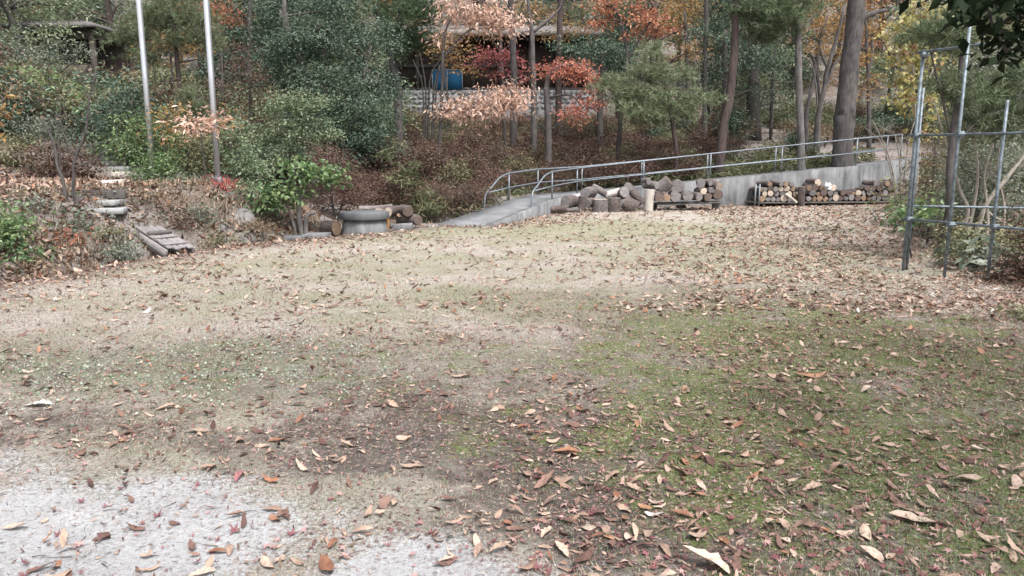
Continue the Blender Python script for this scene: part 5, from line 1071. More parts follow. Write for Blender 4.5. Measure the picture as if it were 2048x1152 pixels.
trunk_tree('reddish trunk crossing in front of the lodge roof', 1118, 31, [(1117, 160, 6), (1118, 80, 5.5), (1121, 0, 5), (1122, -100, 4)], [], [(1122, -100, 80, 50, 0, 260), (1160, 20, 40, 14, 1, 80)], 'pine', 'barkred', seed=89, size=.22, style='needle', per=5, sig=.22, k=14, name='pine_tree')
trunk_tree('bundle of bare dark stems before the blue shutter', 852, 29.5, [(852, 200, 1.8), (848, 150, 1.5), (838, 100, .9)], [[('b', 2.2, .1), (858, 190, 1.8), (866, 140, 1.3), (900, 100, .8)], [('b', 2, -.1), (846, 180, 1.5), (826, 120, .8)], [('b', 2, .2), (868, 180, 1.6), (886, 120, 1.1), (930, 75, .7)], [('b', 2, .3), (872, 190, 1.5), (880, 130, .8)]], [(870, 110, 45, 25, 0, 30)], 'dry', 'barkdark', seed=90, size=.08, twigs=1, per=2, name='bare_shrub', tr=.012)
trunk_tree('tall bare trunk left of the camellia near the top edge', 500, 30, [(500, 170, 5), (498, 90, 4.5), (502, -40, 4)], [], [(500, -80, 80, 50, 0, 700)], 'olive', 'barkdark', seed=91, size=.12)
trunk_tree('dark trunk behind the second flagpole at the top', 405, 33, [(403, 140, 6), (400, 60, 5.5), (402, -60, 4)], [], [(402, -80, 80, 50, 0, 700)], 'glossy', 'barkdark', seed=92, size=.12)
pplant('evergreen_tree', 'dark teal evergreen behind the pale pine, above the slope', 'tree', 1200, 30, [[('b', 7), (1200, 200, 6), (1205, 100, 4)]], [(1180, 110, 60, 28, 0, 1100), (1250, 115, 55, 28, 0, 1000), (1215, 85, 60, 22, .3, 900), (1150, 90, 45, 20, .5, 600), (1240, 150, 45, 22, .2, 700), (1215, 190, 50, 30, .5, 800)], 'glossy', 'barkdark', size=.1, seed=93)
pplant('evergreen_tree', 'dark teal evergreen behind the leaning trunk', 'tree', 1450, 31, [[('b', 7), (1450, 200, 6), (1450, 60, 4)]], [(1440, 80, 55, 45, 0, 1300), (1500, 110, 45, 45, .2, 1200), (1545, 120, 45, 40, .4, 1100), (1430, 150, 45, 35, .3, 900), (1540, 180, 50, 30, .4, 900)], 'glossy', 'barkdark', size=.1, seed=94)

# ------------------------------------------------------------------ right side, behind and through the pipe frame
pplant('vine', 'yellow green and red leaved vine hanging left of the pipe frame', 'vine', 1835, 14.5, [[('b', 3), (1835, 350, 2.5), (1830, 220, 2), (1825, 100, 1.5), (1835, 10, 1)], [(1830, 220, 1.5), (1870, 130, 1)], [(1828, 160, 1), (1795, 110, .6)]],
       [(1815, 60, 34, 34, 0, 260), (1800, 110, 24, 24, 0, 150), (1845, 120, 30, 30, 0, 190), (1815, 160, 30, 28, 0, 180), (1840, 30, 45, 28, 0, 230), (1890, 40, 45, 25, .3, 200), (1825, 205, 26, 22, 0, 110), (1795, 190, 14, 24, 0, 60), (1865, 200, 24, 35, .2, 120), (1780, 70, 16, 16, 0, 40), (1845, 260, 22, 25, 0, 70)], 'vine', 'twig', size=.09, aspect=.75, seed=100, per=9, sig=.12, droop=.5)
pplant('pine_tree', 'ragged pine leaning behind the pipe frame at the right edge', 'tree', 1900, 11.6, [[('b', 9), (1898, 420, 8), (1903, 300, 7), (1915, 200, 5.5), (1925, 100, 4), (1940, 0, 3)], [(1905, 280, 3), (1860, 100, 1.5)], [(1915, 200, 2.5), (1985, 90, 1.4), (2000, 50, .8)], [(1903, 300, 2.4), (1960, 240, 1.6), (2040, 210, 1)]],
       [(1850, 70, 34, 22, 0, 90), (1885, 55, 34, 22, 0, 90), (1905, 85, 30, 16, 0, 60), (1900, 170, 40, 20, 0, 80), (1935, 195, 45, 20, 0, 90), (1990, 190, 50, 30, .3, 130), (2030, 150, 40, 30, .3, 100), (1960, 240, 50, 22, .2, 100), (2020, 250, 45, 26, .3, 100), (1950, 20, 50, 30, .4, 100), (2060, 210, 50, 40, .2, 120)], 'pine', 'bark', size=.15, style='needle', seed=101, per=4, sig=.13, k=14)
pplant('bare_shrub', 'tangle of bare grey stems behind the pipe frame', 'shrub', 1955, 12.4, [[('b', 5, -.3), (1935, 430, 4), (1920, 380, 3), (1890, 280, 2), (1870, 210, 1)], [('b', 5, .1), (1968, 420, 4.5), (2010, 360, 4), (2060, 300, 3)], [('b', 4, -.1), (1950, 400, 3), (1955, 330, 2.5), (1945, 260, 1.5)], [('b', 4, .3), (1975, 430, 3.2), (1968, 350, 2.6), (1990, 280, 2), (2020, 230, 1)],
       [(1968, 420, 2.5), (2000, 440, 2), (2050, 470, 1.4)], [('b', 3, .5), (2010, 430, 2.4), (1995, 330, 1.5), (2010, 260, 1)], [('b', 3, -.5), (1905, 420, 2), (1895, 330, 1.4), (1850, 300, .8)]],
       [(1900, 330, 50, 60, 0, 130), (1980, 340, 60, 60, 0, 170), (2040, 330, 40, 60, 0, 140), (1930, 260, 60, 40, 0, 130), (2010, 400, 50, 40, .2, 110), (1890, 420, 40, 50, 0, 90), (2020, 470, 40, 30, .2, 80), (1940, 180, 60, 40, .2, 90)], 'olive', 'twig', size=.055, seed=102, twigs=1.0, per=4, sig=.12, tr=.013, parts=('stems', 'leaves'))
pplant('dead_bush', 'pale dead twiggy bush at the right end of the retaining wall', 'shrub', 1812, 19.5, [[('b', 2), (1800, 330, 1.5), (1790, 270, .8)], [('b', 2), (1815, 300, 1.4), (1830, 240, .7)], [('b', 2), (1780, 320, 1.3), (1745, 240, .6)], [('b', 1.5), (1770, 300, 1), (1730, 255, .5)]],
       [(1800, 280, 40, 40, 0, 60), (1770, 260, 45, 30, 0, 60), (1820, 330, 30, 40, 0, 80)], 'dry', 'twig', size=.05, seed=103, twigs=1.0, per=2, tr=.012, parts=('stems', 'leaves'))
for i, (lab, bx, Y, cl, lf, sz) in enumerate([
  ('green leafy undergrowth at the foot of the pipe frame pine', 1935, 10.9, [(1930, 470, 40, 26, 0, 420), (1985, 500, 45, 30, -.2, 520), (2030, 480, 40, 40, 0, 460), (1900, 500, 26, 14, -.2, 150)], 'olive', .06),
  ('pale grey green bush entangled with the pipe frame', 1960, 12.9, [(1920, 330, 45, 60, 0, 420), (1990, 300, 50, 60, 0, 460), (2040, 380, 40, 60, .2, 420), (1960, 420, 50, 40, 0, 420), (1890, 400, 30, 50, .1, 240)], 'dusty', .05),
  ('straw coloured withered bush left of the pipe frame pine', 1870, 13.6, [(1865, 300, 34, 60, 0, 260), (1850, 380, 34, 40, 0, 240), (1890, 450, 34, 30, -.3, 260)], 'dry', .055),
  ('dark green weedy clump cut by the right picture edge nearest the camera', 2085, 7.2, [(2075, 640, 40, 40, 0, 420), (2100, 700, 40, 40, -.3, 420), (2060, 690, 18, 14, -.3, 90)], 'olive', .05),
  ('dense grey green shrub filling the space behind the pipe frame', 1975, 14.2, [(1920, 380, 50, 60, 0, 900), (1985, 350, 50, 70, 0, 1000), (2050, 330, 50, 70, 0, 1000), (2010, 430, 60, 45, -.2, 900), (1900, 450, 36, 34, -.2, 420), (2070, 450, 40, 50, -.2, 700)], 'dusty', .06),
  ('pale olive shrub behind the frame at upper right', 1990, 16.2, [(1930, 230, 50, 45, 0, 700), (1995, 200, 50, 50, 0, 800), (2055, 180, 50, 60, 0, 800), (1960, 130, 50, 40, .2, 500), (2030, 110, 50, 40, .2, 500)], 'dusty', .07),
  ('dark low bush at the right picture edge', 2050, 9.4, [(2040, 530, 40, 40, 0, 700), (2080, 470, 50, 60, 0, 900), (2010, 560, 30, 20, -.1, 260), (2060, 600, 34, 26, -.6, 400)], 'azalea', .055),
  ('bluish green broad leaved weed by the front pipe', 1828, 11.6, [(1825, 430, 24, 14, 0, 90), (1845, 418, 20, 10, 0, 60), (1808, 440, 10, 6, 0, 25)], 'bright', .13),
  ('light green shrub behind the bare stems at right', 2000, 15, [(2000, 380, 60, 50, 0, 700), (1950, 420, 50, 35, 0, 500), (2050, 350, 50, 60, 0, 600)], 'green', .06),
  ('yellow green shrub beyond the pipe frame', 1950, 17.5, [(1930, 250, 60, 50, 0, 800), (1990, 290, 60, 50, 0, 800), (2060, 240, 50, 50, 0, 600), (1900, 310, 45, 45, 0, 500)], 'olive', .075),
  ('tall olive bush high behind the pipe frame', 2010, 20, [(1990, 130, 70, 50, 0, 800), (2060, 90, 60, 60, 0, 700), (1920, 140, 60, 45, 0, 600), (2000, 40, 70, 40, 0, 600), (1905, 215, 50, 40, 0, 500)], 'olive', .09),
  ('blue green strap leaved weed between the pipes', 1945, 10.4, [(1945, 510, 24, 14, 0, 50), (1965, 505, 18, 10, 0, 30)], 'dusty', .2),
 ]):
    pplant('bush', lab, 'shrub', bx, Y, [[('b', 2.5), (bx, cl[0][1] + 10, 2), (cl[0][0], cl[0][1] - 10, 1.2)], [('b', 2, .15), (cl[-1][0], cl[-1][1] + 8, 1.2)]], cl, lf, 'barkdark', size=sz, seed=110 + i, parts=('stems', 'foliage'), sig=min(.2, sz * 2.5), dens=1.9 if sz < .1 else 1.0, per=30 if sz < .1 else 12)

# tree beside the camera on the right: only the tip of one bough hangs into the picture; its crown shades the near right
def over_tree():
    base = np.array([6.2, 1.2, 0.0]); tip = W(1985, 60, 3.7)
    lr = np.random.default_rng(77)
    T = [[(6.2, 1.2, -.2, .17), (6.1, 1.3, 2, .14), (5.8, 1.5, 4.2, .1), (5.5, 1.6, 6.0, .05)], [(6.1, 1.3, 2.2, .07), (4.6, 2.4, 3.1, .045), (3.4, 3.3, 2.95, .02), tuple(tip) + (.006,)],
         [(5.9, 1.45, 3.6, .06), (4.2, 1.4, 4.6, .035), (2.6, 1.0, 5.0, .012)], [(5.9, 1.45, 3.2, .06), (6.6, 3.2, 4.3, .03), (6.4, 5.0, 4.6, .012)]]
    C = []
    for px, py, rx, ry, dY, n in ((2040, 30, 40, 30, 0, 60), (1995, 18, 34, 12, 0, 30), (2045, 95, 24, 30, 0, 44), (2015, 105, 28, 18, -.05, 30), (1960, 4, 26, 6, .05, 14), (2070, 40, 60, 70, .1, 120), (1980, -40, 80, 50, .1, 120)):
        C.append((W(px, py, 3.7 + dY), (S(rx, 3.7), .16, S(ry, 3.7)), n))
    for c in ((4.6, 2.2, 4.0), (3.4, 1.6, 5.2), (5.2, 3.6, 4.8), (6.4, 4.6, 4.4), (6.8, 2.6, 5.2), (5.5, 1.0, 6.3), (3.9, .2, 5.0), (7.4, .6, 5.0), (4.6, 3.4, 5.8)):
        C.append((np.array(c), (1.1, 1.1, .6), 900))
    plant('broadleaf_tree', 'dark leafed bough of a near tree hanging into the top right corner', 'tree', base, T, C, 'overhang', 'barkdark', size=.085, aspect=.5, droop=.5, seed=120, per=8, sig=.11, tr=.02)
over_tree()

# ------------------------------------------------------------------ bamboo grass and leaf litter on the slopes (uncountable)
def blades(P, L, w, lr, lean=.5, rnd=None):
    n = len(P); az = lr.uniform(0, 2 * math.pi, n); d = np.stack([np.cos(az), np.sin(az), np.zeros(n)], 1); s = np.stack([-np.sin(az), np.cos(az), np.zeros(n)], 1)
    L = L[:, None]; le = lr.uniform(.1, 1, n)[:, None] * lean
    m = P + np.array([0, 0, 1]) * L * .6 + d * L * le * .35; t = P + np.array([0, 0, 1]) * L * (1 - le * .55) + d * L * le
    return np.stack([P - s * w / 2, P + s * w / 2, m + s * w * .45, t, m - s * w * .45], 1), np.array([[0, 1, 2], [0, 2, 4], [4, 2, 3]])
def field_obj(name, P, F, mat, rnd, kind='stuff', label=None, cat=None):
    k = P.shape[1]; V = P.reshape(-1, 3); FF = (np.arange(len(P))[:, None, None] * k + F[None]).reshape(-1, 3)
    o = link(name, raw_mesh(name, V, FF, mat, None, {'rnd': np.repeat(rnd, k)})); tag(o, label, cat, None, kind); return o
lr = np.random.default_rng(8)
def slope_pts(n, pxr, Yr, dmin=1.7, gate=None):
    Y = lr.uniform(Yr[0] ** .5, Yr[1] ** .5, n) ** 2; x = (lr.uniform(*pxr, n) - 1024) / FPX * Y
    d, _ = edge_dist(x, Y); k = d > dmin
    if gate: k &= gate(x, Y) > lr.random(n)
    x, Y = x[k], Y[k]; return np.stack([x, Y, H(x, Y)], 1)
P = np.vstack([slope_pts(9000, (1330, 1740), (23.5, 28.5), 1.45), slope_pts(3000, (1130, 1340), (22.5, 26), 1.4), slope_pts(2600, (780, 1100), (18, 26), 1.2, lambda x, y: fbm(x, y, .5, 2, 4) * 1.6 - .4)])
mb = MB(); PP = P + np.array([0, 0, 1]) * (lr.random((len(P), 1)) ** .8) * (.25 + .45 * fbm(P[:, 0], P[:, 1], .9, 2, 71)[:, None])
leaf_cards(mb, PP, .24, lr, .13, .25, .5, np.clip(lr.random(len(P)) * .75 + .25 * fbm(P[:, 0], P[:, 1], 1.2, 2, 70), 0, 1), None, .3)
o = link('bamboo_grass_cover', mb.mesh('bamboo_grass_cover', M['sasa'])); tag(o, 'green and straw coloured bamboo grass covering the slope behind the handrail', 'bamboo grass', None, 'stuff')
P = np.vstack([slope_pts(22000, (-200, 640), (8.5, 17), .3, lambda x, y: (fbm(x, y, .9, 3, 14) * 2.0 - .55) * ~((edge_dist(x, y)[0] > 2.6) & (x < -6.2))), slope_pts(5000, (400, 1000), (12, 24), .2, lambda x, y: fbm(x, y, .8, 3, 15) * 1.6 - .3)])
Q, F = blades(P, lr.uniform(.08, .26, len(P)), .014, lr, 1.1)
field_obj('dry_grass', Q, F, M['dry'], np.clip(lr.random(len(P)) * .8 + .2, 0, 1), label='withered grass on the bank and along the ditch', cat='grass')

P = slope_pts(26000, (-300, 420), (11, 18), 2.3, lambda x, y: (edge_dist(x, y)[0] < 6.6) * (fbm(x, y, 1.2, 2, 19) * 1.5 - .1) * (x < -5)); Q, F = blades(P, lr.uniform(.02, .07, len(P)), .012, lr, 1.2)
field_obj('terrace_grass', Q, F, M['grass'], lr.random(len(P)) * .75, label='mossy yellowish grass on the flat terrace above the bank', cat='grass')
P = slope_pts(4200, (-250, 700), (8.3, 18), .15, lambda x, y: (fbm(x, y, 1.0, 3, 22) * 2.2 - .9) * ~((edge_dist(x, y)[0] > 2.6) & (x < -6.2))); mb = MB()
leaf_cards(mb, np.repeat(P, 5, 0) + lr.normal(0, .07, (len(P) * 5, 3)) * [1, 1, .4] + [0, 0, .09], .075, lr, .42, -.1, .7)
o = link('bank_weeds', mb.mesh('bank_weeds', M['dusty'])); tag(o, 'low grey green weeds scattered over the left bank', 'weeds', None, 'stuff')
# leaf templates ---------------------------------------------------------------
def leaf_grid(nu, prof, curl, cup, twist, lr=None, lobes=0.0):
    """long leaf, unit length; returns verts and tris: two halves either side of the midrib"""
    u = np.linspace(0, 1, nu); V = []; F = []
    for i, t in enumerate(u):
        w = prof(t) * (1 + (lobes * math.sin(t * 26) if lobes else 0)); z = curl * ((t - .45) ** 2) + .02 * math.sin(t * 9 + twist * 5)
        tw = twist * (t - .5)
        V += [(t - .5, w, z + cup * w + tw * w), (t - .5, 0, z), (t - .5, -w, z + cup * w - tw * w)]
    for i in range(nu - 1):
        a = i * 3; F += [(a, a + 1, a + 4), (a, a + 4, a + 3), (a + 1, a + 2, a + 5), (a + 1, a + 5, a + 4)]
    return np.array(V), np.array(F)[:, ::-1]
oakp = lambda t: .155 * (math.sin(math.pi * min(1, t * 1.02)) ** .8) * (.7 + .55 * t) * (1 + .22 * math.sin(t * 23)) + .006
longp = lambda t: .115 * math.sin(math.pi * t) ** .7 * (1 + .1 * math.sin(t * 31)) + .005
roundp = lambda t: .21 * math.sin(math.pi * t) ** .6 + .008
def maple_leaf(curl, rot=0.0):
    n = 5; V = [(0, 0, 0)]; angs = np.radians([-118, -62, 0, 62, 118]); lens = [.33, .48, .55, .48, .33]
    for k in range(n):
        a = angs[k]; L = lens[k]
        V.append((L * math.cos(a), L * math.sin(a), curl * L))
        if k < n - 1: b = (angs[k] + angs[k + 1]) / 2; V.append((.19 * math.cos(b), .19 * math.sin(b), .02))
    V.append((-.08, .09, 0)); V.append((-.5, .0, .02)); V.append((-.08, -.09, 0)); m = len(V); ring = list(range(1, m)); F = [(0, ring[i], ring[(i + 1) % len(ring)]) for i in range(len(ring))]
    return np.array(V), np.array(F)
LEAFV = []
for k in range(10):
    lr2 = np.random.default_rng(200 + k)
    LEAFV.append(leaf_grid(9 if k % 2 == 0 else 7, [oakp, longp, oakp, roundp][k % 4], lr2.uniform(-.7, .45), lr2.uniform(-1.0, 1.0), lr2.uniform(-1.3, 1.3)))
MAPV = [maple_leaf(c) for c in (.35, -.2, .6)]
leaf_mesh = {}
def leaf_me(vi, mat, maple=False):
    key = (vi, mat, maple)
    if key not in leaf_mesh:
        V, F = (MAPV if maple else LEAFV)[vi]; leaf_mesh[key] = raw_mesh('fallen_leaf', V, F, M[mat], None, {'rnd': np.full(len(V), rng.random())}, not maple)
    return leaf_mesh[key]

# where leaves gather
def leaf_density(x, y):
    d, sx = edge_dist(x, y)
    edge = np.exp(-np.abs(d + .28) / .38) * (.5 + fbm(x, y, .8, 2, 31)) * 3.4
    wall = np.where((y > 16.8) & (d < 0), np.exp(-np.abs(d + .5) / .6) * 5.5, 0)
    right = sst(-.25, .3, (x - .27 * y) / 4.0 + (fbm(x, y, .6, 2, 32) - .5) * .5) * 3.2
    nearb = sst(7.5, 4.5, y) * .55
    open_ = .42 + fbm(x, y, .9, 3, 33) * .5
    sand = zones(x, y)[0]
    val = open_ + edge + wall + right + nearb + sst(.1, .5, zones(x, y)[3]) * .5
    cl = fbm(x, y, 2.6, 2, 35) * .6 + fbm(x, y, 1.1, 2, 36) * .4
    def bl(cx, cy, rx, ry): return np.exp(-(((x - cx) / rx) ** 2 + ((y - cy) / ry) ** 2))
    val = val + 2.2 * bl(-2.6, 4.15, 1.1, .35) + 1.6 * bl(-1.0, 4.4, .7, .35) + 1.2 * bl(.5, 4.6, 1.2, .5) + 1.6 * bl(-.6, 6.6, 1.2, .4) + 1.5 * bl(2.6, 11, 1.6, .5)
    return val * (1 - .62 * sand) * (.25 + 3.0 * np.clip(cl - .25, 0, 1) ** 1.3 * 1.5)
CLEAR = [(wc[0], wc[1], .55)]
def litter_pts(n, pxr, Yr, dlim=.0, lr=lr):
    Y = lr.uniform(0, 1, n); Y = Yr[0] + (Yr[1] - Yr[0]) * Y ** 1.0; x = (lr.uniform(*pxr, n) - 1024) / FPX * Y
    # area-true sampling: columns widen with distance
    w = Y / Yr[1]; k = lr.random(n) < w; x, Y = x[k], Y[k]
    d, _ = edge_dist(x, Y); k = d < dlim; x, Y = x[k], Y[k]
    k = lr.random(len(x)) * 3.6 < leaf_density(x, Y); x, Y = x[k], Y[k]
    for cx, cy, cr in CLEAR: k = np.hypot(x - cx, Y - cy) > cr; x, Y = x[k], Y[k]
    return x, Y
def rot_stack(yaw, tx, ty):
    n = len(yaw); c, s = np.cos(yaw), np.sin(yaw); Z = np.zeros(n); O = np.ones(n)
    Rz = np.stack([np.stack([c, -s, Z], -1), np.stack([s, c, Z], -1), np.stack([Z, Z, O], -1)], 1)
    a, b = np.cos(tx), np.sin(tx); Rx = np.stack([np.stack([O, Z, Z], -1), np.stack([Z, a, -b], -1), np.stack([Z, b, a], -1)], 1)
    a, b = np.cos(ty), np.sin(ty); Ry = np.stack([np.stack([a, Z, b], -1), np.stack([Z, O, Z], -1), np.stack([-b, Z, a], -1)], 1)
    return Rz @ Ry @ Rx
def bake_leaves(mb, x, y, size, lr, mats_p, maple_p, z0=.006, tilt=.28, simple=False):
    n = len(x); z = H(x, y) + z0; yaw = lr.uniform(0, 6.28, n); Rm = rot_stack(yaw, lr.normal(0, tilt, n), lr.normal(0, tilt, n))
    isM = lr.random(n) < maple_p; vi = lr.integers(0, 100, n); mi = lr.choice(len(mats_p), n, p=mats_p)
    for mp in (False, True):
        src = MAPV if mp else (SIMPLE if simple else LEAFV)
        for v in range(len(src)):
            for m in range(len(mats_p) if not mp else 1):
                k = (isM == mp) & (vi % len(src) == v)
                if not mp: k &= mi == m
                if not k.any(): continue
                V, F = src[v]; q = int(k.sum()); sc = size[k] * (.42 if mp else 1.0)
                T = np.einsum('nij,kj->nki', Rm[k], V) * sc[:, None, None]
                T[:, :, 2] -= np.minimum(T[:, :, 2].min(1), -.0)[:, None] * .85
                T += np.stack([x[k], y[k], z[k]], 1)[:, None, :]
                FF = (np.arange(q)[:, None, None] * len(V) + F[None]).reshape(-1, 3)
                mb.add(T.reshape(-1, 3), FF, (4 if mp else m), np.repeat(lr.random(q), len(V)))
SIMPLE = [leaf_grid(4, pf, c, u, t) for pf, c, u, t in ((oakp, .5, .6, .4), (longp, -.3, .5, -.6), (roundp, .3, -.5, .5), (oakp, .6, 1.0, -.8), (longp, .7, -.4, .3))]
LM = [M['litter'], M['rusty'], M['paleleaf'], M['whiteleaf'], M['pinkleaf']]
lr = np.random.default_rng(44)
mb = MB()
x, y = litter_pts(38000, (-250, 2300), (2.2, 8.5), 0, lr); bake_leaves(mb, x, y, .025 + .085 * lr.random(len(x)) ** 1.5, lr, [.82, .1, .08, .0], .62, tilt=.24)
x, y = litter_pts(120000, (-250, 2300), (2.2, 10), 0, lr); bake_leaves(mb, x, y, lr.uniform(.012, .036, len(x)), lr, [.86, .04, .1, .0], .35, tilt=.45, simple=True)
x, y = litter_pts(60000, (-250, 2300), (7.5, 15), .3, lr); bake_leaves(mb, x, y, .03 + .1 * lr.random(len(x)) ** 1.5, lr, [.4, .12, .46, .02], .3, simple=True)
x, y = litter_pts(42000, (-150, 2250), (15, 26), .3, lr); bake_leaves(mb, x, y, lr.uniform(.06, .15, len(x)), lr, [.34, .16, .48, .02], .1, .008, simple=True)
o = link('leaf_litter', mb.mesh('leaf_litter', LM)); tag(o, 'small tan, brown and pink fallen leaves strewn over the field', 'leaf litter', None, 'stuff'); NLEAF = len(mb.v)
# litter of the banks and slopes
mb = MB()
P = np.vstack([slope_pts(26000, (-250, 640), (8.5, 18), .05, lambda x, y: fbm(x, y, .8, 3, 16) * 1.8 - .25), slope_pts(14000, (-200, 2200), (15, 36), .3, lambda x, y: fbm(x, y, .35, 3, 18) * 1.5 - .3 + .5 * ((x > 8) & (x < 14) & (y > 27)))])
k = ~((P[:, 0] > RN[0][0] - 1.3) & (edge_dist(P[:, 0], P[:, 1])[0] < 1.4) & (P[:, 1] > 16.5))
P = P[k]; bake_leaves(mb, P[:, 0], P[:, 1], lr.uniform(.07, .19, len(P)), lr, [.56, .09, .34, .01], .1, .01, .45, True)
o = link('slope_leaf_litter', mb.mesh('slope_leaf_litter', LM)); tag(o, 'tan and brown fallen leaves lying on the banks and slopes', 'leaf litter', None, 'stuff')

# the 300 leaves that show largest: each a piece lying on the lawn
lr = np.random.default_rng(46); cnt = 0; taken = []
MATS = ['litter', 'litter', 'litter', 'litter', 'paleleaf', 'rusty', 'litter']
def put_leaf(x, y, L, yaw, mat, vi, maple=False, tilt=None, lift=0.0):
    o = link('fallen_leaf', leaf_me(vi, mat, maple)); tx, ty = tilt if tilt else (lr.normal(0, .25), lr.normal(0, .2))
    o.scale = (L, L, L); o.rotation_euler = (tx, ty, yaw)
    V = np.array(o.data.vertices[0].co); co = np.zeros(len(o.data.vertices) * 3); o.data.vertices.foreach_get('co', co)
    zz = (co.reshape(-1, 3) @ np.array(Euler((tx, ty, yaw)).to_matrix()).T)[:, 2].min() * L
    o.location = (x, y, h1(x, y) - zz * .9 + .004 + lift); return o
HERO = [ # px, py, length px, yaw deg, mat, variant, label
 (1838, 1050, 118, -20, 'paleleaf', 0, 'largest pale tan lobed leaf on the moss near the lower right corner'),
 (1412, 1136, 112, -35, 'litter', 4, 'long pointed pale yellow leaf cut by the bottom edge'),
 (1612, 865, 66, 5, 'rusty', 2, 'curled orange brown leaf lying on green moss at centre right'),
 (1618, 756, 70, -4, 'rusty', 5, 'long rusty leaf above the curled orange brown one'),
 (1308, 1031, 42, -5, 'whiteleaf', 3, 'smooth whitish oval leaf on bare soil near the bottom'),
 (1625, 982, 60, 25, 'paleleaf', 4, 'tan pointed leaf on moss left of the largest lobed leaf'),
 (1178, 1062, 40, 150, 'paleleaf', 7, 'small curled cream tan leaf on the edge of the sand'),
 (826, 935, 58, 8, 'paleleaf', 8, 'pale cream long leaf lying on dark soil in the middle'),
 (540, 962, 52, -30, 'rusty', 6, 'curled orange leaf at the upper rim of the pale sand'),
 (478, 955, 44, 95, 'pinkleaf', 9, 'pinkish leaf pointing at the viewer on pale sand'),
 (604, 937, 44, -50, 'paleleaf', 5, 'pale tan leaf on dark soil right of the sand rim'),
 (560, 882, 52, 10, 'rusty', 0, 'dark orange crumpled leaf heap above the sand rim'),
 (1130, 907, 60, -8, 'rusty', 4, 'dark rusty flat leaf in the middle of the near ground'),
 (1090, 970, 52, 48, 'litter', 8, 'tan leaf standing tilted on the soil at bottom centre'),
 (1222, 955, 50, 60, 'litter', 2, 'narrow brown tan leaf right of the tilted leaf'),
 (32, 1056, 56, 4, 'paleleaf', 0, 'pale tan leaf on sand at the left picture edge'),
 (270, 1056, 52, -15, 'litter', 6, 'brown curled leaf pair member on the pale sand'),
 (300, 1138, 50, 35, 'litter', 1, 'brown narrow leaf at the bottom edge on the sand'),
 (652, 1140, 50, -60, 'rusty', 3, 'brownish leaf standing at the bottom edge left of centre'),
 (76, 811, 60, 3, 'whiteleaf', 4, 'whitish long leaf at the left edge among dusty clover'),
 (332, 818, 44, 35, 'paleleaf', 4, 'pale tan upturned leaf on the soil at middle left'),
 (392, 866, 56, 10, 'paleleaf', 2, 'long pale leaf above the sand at left'),
 (1330, 1105, 46, 100, 'litter', 9, 'tan brown leaf pointing up beside small pink maple leaves'),
 (1165, 1125, 66, 55, 'litter', 5, 'large crumpled tan leaf on sand at the bottom edge'),
 (1930, 965, 60, -15, 'litter', 7, 'tan curled leaf on grass below the right edge bushes'),
 (1690, 1075, 46, 12, 'litter', 3, 'mauve tan leaf left of the largest lobed leaf'),
 (925, 755, 50, 10, 'paleleaf', 8, 'pale upturned leaf in the middle distance left of centre'),
 (1795, 1010, 50, 100, 'litter', 6, 'dark brown leaf behind the largest lobed leaf'),
]
for px, py, Lp, yw, mt, vi, lab in HERO:
    p = G(px, py); dep = (p - np.array([0, 0, CAMZ])) @ _f; L = Lp / FPX * dep * (.95 if abs(math.sin(R(yw))) < .7 else 1.3)
    o = put_leaf(p[0], p[1], L, R(yw), mt, vi, False, (rng.normal(0, .15), rng.normal(0, .12)), .004); tag(o, lab, 'leaf'); taken.append((p[0], p[1], .05))
yv = 2.45
cand = []
x, y = litter_pts(9000, (-80, 2130), (2.35, 5.6), 0, lr)
order = np.argsort(y + lr.random(len(y)) * 1.6)
for i in order:
    if cnt >= 300: break
    if any((x[i] - a) ** 2 + (y[i] - b) ** 2 < c * c for a, b, c in taken): continue
    mp = lr.random() < .5; L = lr.uniform(.045, .068) if mp else .045 + .07 * lr.random() ** 1.6
    o = put_leaf(x[i], y[i], L, lr.uniform(0, 6.28), 'pinkleaf' if mp else MATS[lr.integers(len(MATS))], int(lr.integers(3 if mp else 10)), mp, None, lr.uniform(0, .006))
    o.parent = lawn; taken.append((x[i], y[i], .03)); cnt += 1

# ------------------------------------------------------------------ grass, moss, clover, twigs, grit on the field (uncountable)
lr = np.random.default_rng(52)
def field_pts(n, Yr, wfun, pxr=(-200, 2250), p=1.0):
    Y = Yr[0] + (Yr[1] - Yr[0]) * lr.random(n) ** p; x = (lr.uniform(*pxr, n) - 1024) / FPX * Y
    k = lr.random(n) < wfun(x, Y); x, Y = x[k], Y[k]; d, _ = edge_dist(x, Y); k = d < -.05; x, Y = x[k], Y[k]
    for cx, cy, cr in CLEAR: k = np.hypot(x - cx, Y - cy) > cr - .05; x, Y = x[k], Y[k]
    return np.stack([x, Y, H(x, Y) - .002], 1)
def gz(x, y):
    s, c, m, so, g = zones(x, y); return s, c, m, so, g
def w_green(x, y): s, c, m, so, g = gz(x, y); return np.clip((m * .9 + .12 + .5 * sst(.3, .36, x / y) + g * .3) * (1 - s) * (1 - .6 * so) * (fbm(x, y, 3, 3, 61) * 1.9 - .45), 0, 1)
def w_dry(x, y): s, c, m, so, g = gz(x, y); return np.clip((1 - s) * (1 - .8 * so) * (1 - .7 * m) * (.25 + fbm(x, y, 3.5, 2, 62)), 0, 1)
P = field_pts(90000, (2.3, 9), w_green, p=1.3); Q, F = blades(P, lr.uniform(.015, .05, len(P)), .0032, lr, 1.2)
field_obj('green_grass', Q, F, M['grass'], np.clip(lr.random(len(P)) * .7 + .3 * fbm(P[:, 0], P[:, 1], 2, 2, 9), 0, 1), label='short green grass growing through the moss', cat='grass')
P = field_pts(190000, (2.6, 15), w_dry, p=1.15); Q, F = blades(P, lr.uniform(.015, .042, len(P)), .004, lr, 1.7)
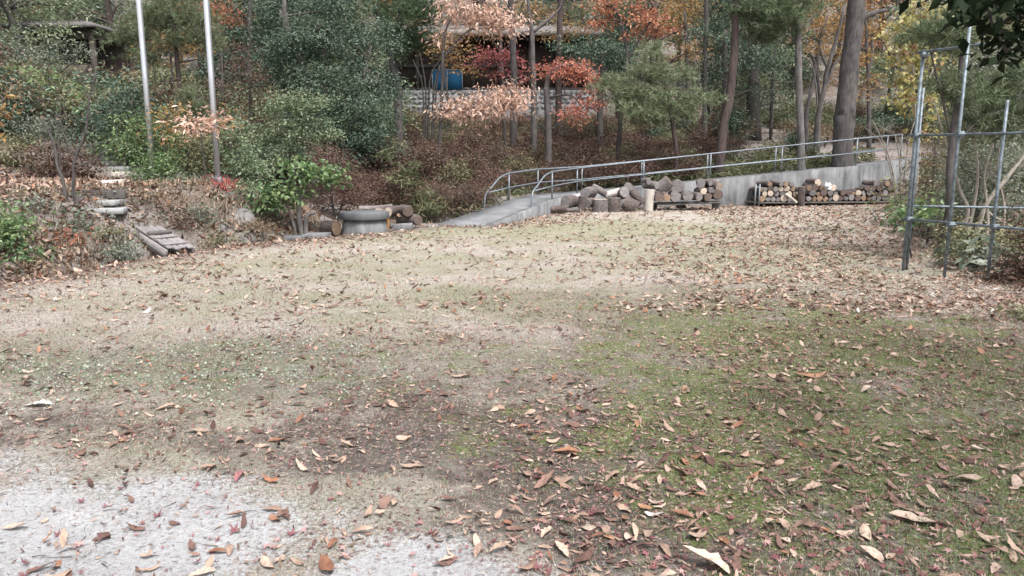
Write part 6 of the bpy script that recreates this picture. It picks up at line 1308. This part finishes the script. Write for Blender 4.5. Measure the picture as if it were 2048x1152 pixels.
field_obj('dry_turf', Q[:, [0, 1, 3]], np.array([[0, 1, 2]]), M['drygrass'], lr.random(len(P)), label='short straw coloured turf covering the field', cat='grass')
P = field_pts(60000, (2.3, 8), lambda x, y: np.clip(gz(x, y)[2] * (1 - gz(x, y)[0]) * (fbm(x, y, 2.2, 3, 66) * 2.4 - .8), 0, 1), p=1.2); Q, F = blades(P, lr.uniform(.006, .018, len(P)), .006, lr, 1.2)
field_obj('moss_cover', Q[:, [0, 1, 3]], np.array([[0, 1, 2]]), M['moss'], np.clip(fbm(P[:, 0], P[:, 1], 4, 2, 67) * .6 + lr.random(len(P)) * .4, 0, 1), label='yellow green moss patches on the near right ground', cat='moss')
P = field_pts(26000, (3.9, 8), lambda x, y: np.clip(gz(x, y)[1] * (fbm(x, y, 2.6, 2, 68) * 1.8 - .4), 0, 1)); mb = MB()
leaf_cards(mb, P + np.array([0, 0, 1]) * lr.uniform(.004, .03, (len(P), 1)), .019, lr, .95, 0, 1.6, lr.random(len(P)), None, .05)
o = link('clover_patch', mb.mesh('clover_patch', M['clover'])); tag(o, 'dusty pale green clover patch at the middle left', 'clover', None, 'stuff')
# twigs and grit
mb = MB()
for k in range(260):
    yy = lr.uniform(2.4, 6.5); xx = (lr.uniform(-60, 2100) - 1024) / FPX * yy; a = lr.uniform(0, 6.28); L = lr.uniform(.03, .11); z = h1(xx, yy) + .005
    q = np.array([[xx, yy, z], [xx + math.cos(a) * L * .5 + lr.normal(0, .006), yy + math.sin(a) * L * .5, z + lr.uniform(0, .008)], [xx + math.cos(a) * L, yy + math.sin(a) * L, z + lr.uniform(0, .012)]])
    tube(mb, q, [.0022, .0018, .001], 4, caps=False)
o = link('twig_litter', mb.mesh('twig_litter', M['barkdark'])); tag(o, 'thin dark broken twigs scattered over the near ground', 'twigs', None, 'stuff')
P = field_pts(16000, (2.3, 5.5), lambda x, y: np.clip(gz(x, y)[0] * .8 + gz(x, y)[3] * .35, 0, 1)); n = len(P); s = lr.uniform(.0015, .005, n)[:, None, None]
OCT = np.array([[1, 0, 0], [0, 1, 0], [-1, 0, 0], [0, -1, 0], [0, 0, .8]]); Q = P[:, None, :] + OCT[None] * s * lr.uniform(.6, 1.3, (n, 5, 1))
M['grit'] = leaf_mat('sand_grit', [(.1, .085, .075), (.3, .28, .26), (.55, .54, .53), (.75, .74, .73)], .9, .2, 0.0, .1)
field_obj('grit', Q, np.array([[0, 1, 4], [1, 2, 4], [2, 3, 4], [3, 0, 4]]), M['grit'], lr.random(n), label='pale and dark grit grains on the bare sand', cat='grit')

# ------------------------------------------------------------------ say which one, where a few alike stand side by side
fam = {}
for o in SC.objects:
    if o.parent is None and o.get('group') and o.get('label'): fam.setdefault(o['label'], []).append(o)
ORD = ['leftmost', 'second from left', 'third from left', 'fourth from left', 'fifth from left', 'sixth from left', 'seventh from left', 'eighth from left']
for lab, os_ in fam.items():
    if 2 <= len(os_) <= 8:
        os_.sort(key=lambda o: o.location.x / max(o.location.y, .1))
        for k, o in enumerate(os_):
            w = ORD[k] if k < len(os_) - 1 else 'rightmost'
            if len((lab + ' ' + w).split()) <= 16: o['label'] = lab + ', ' + w
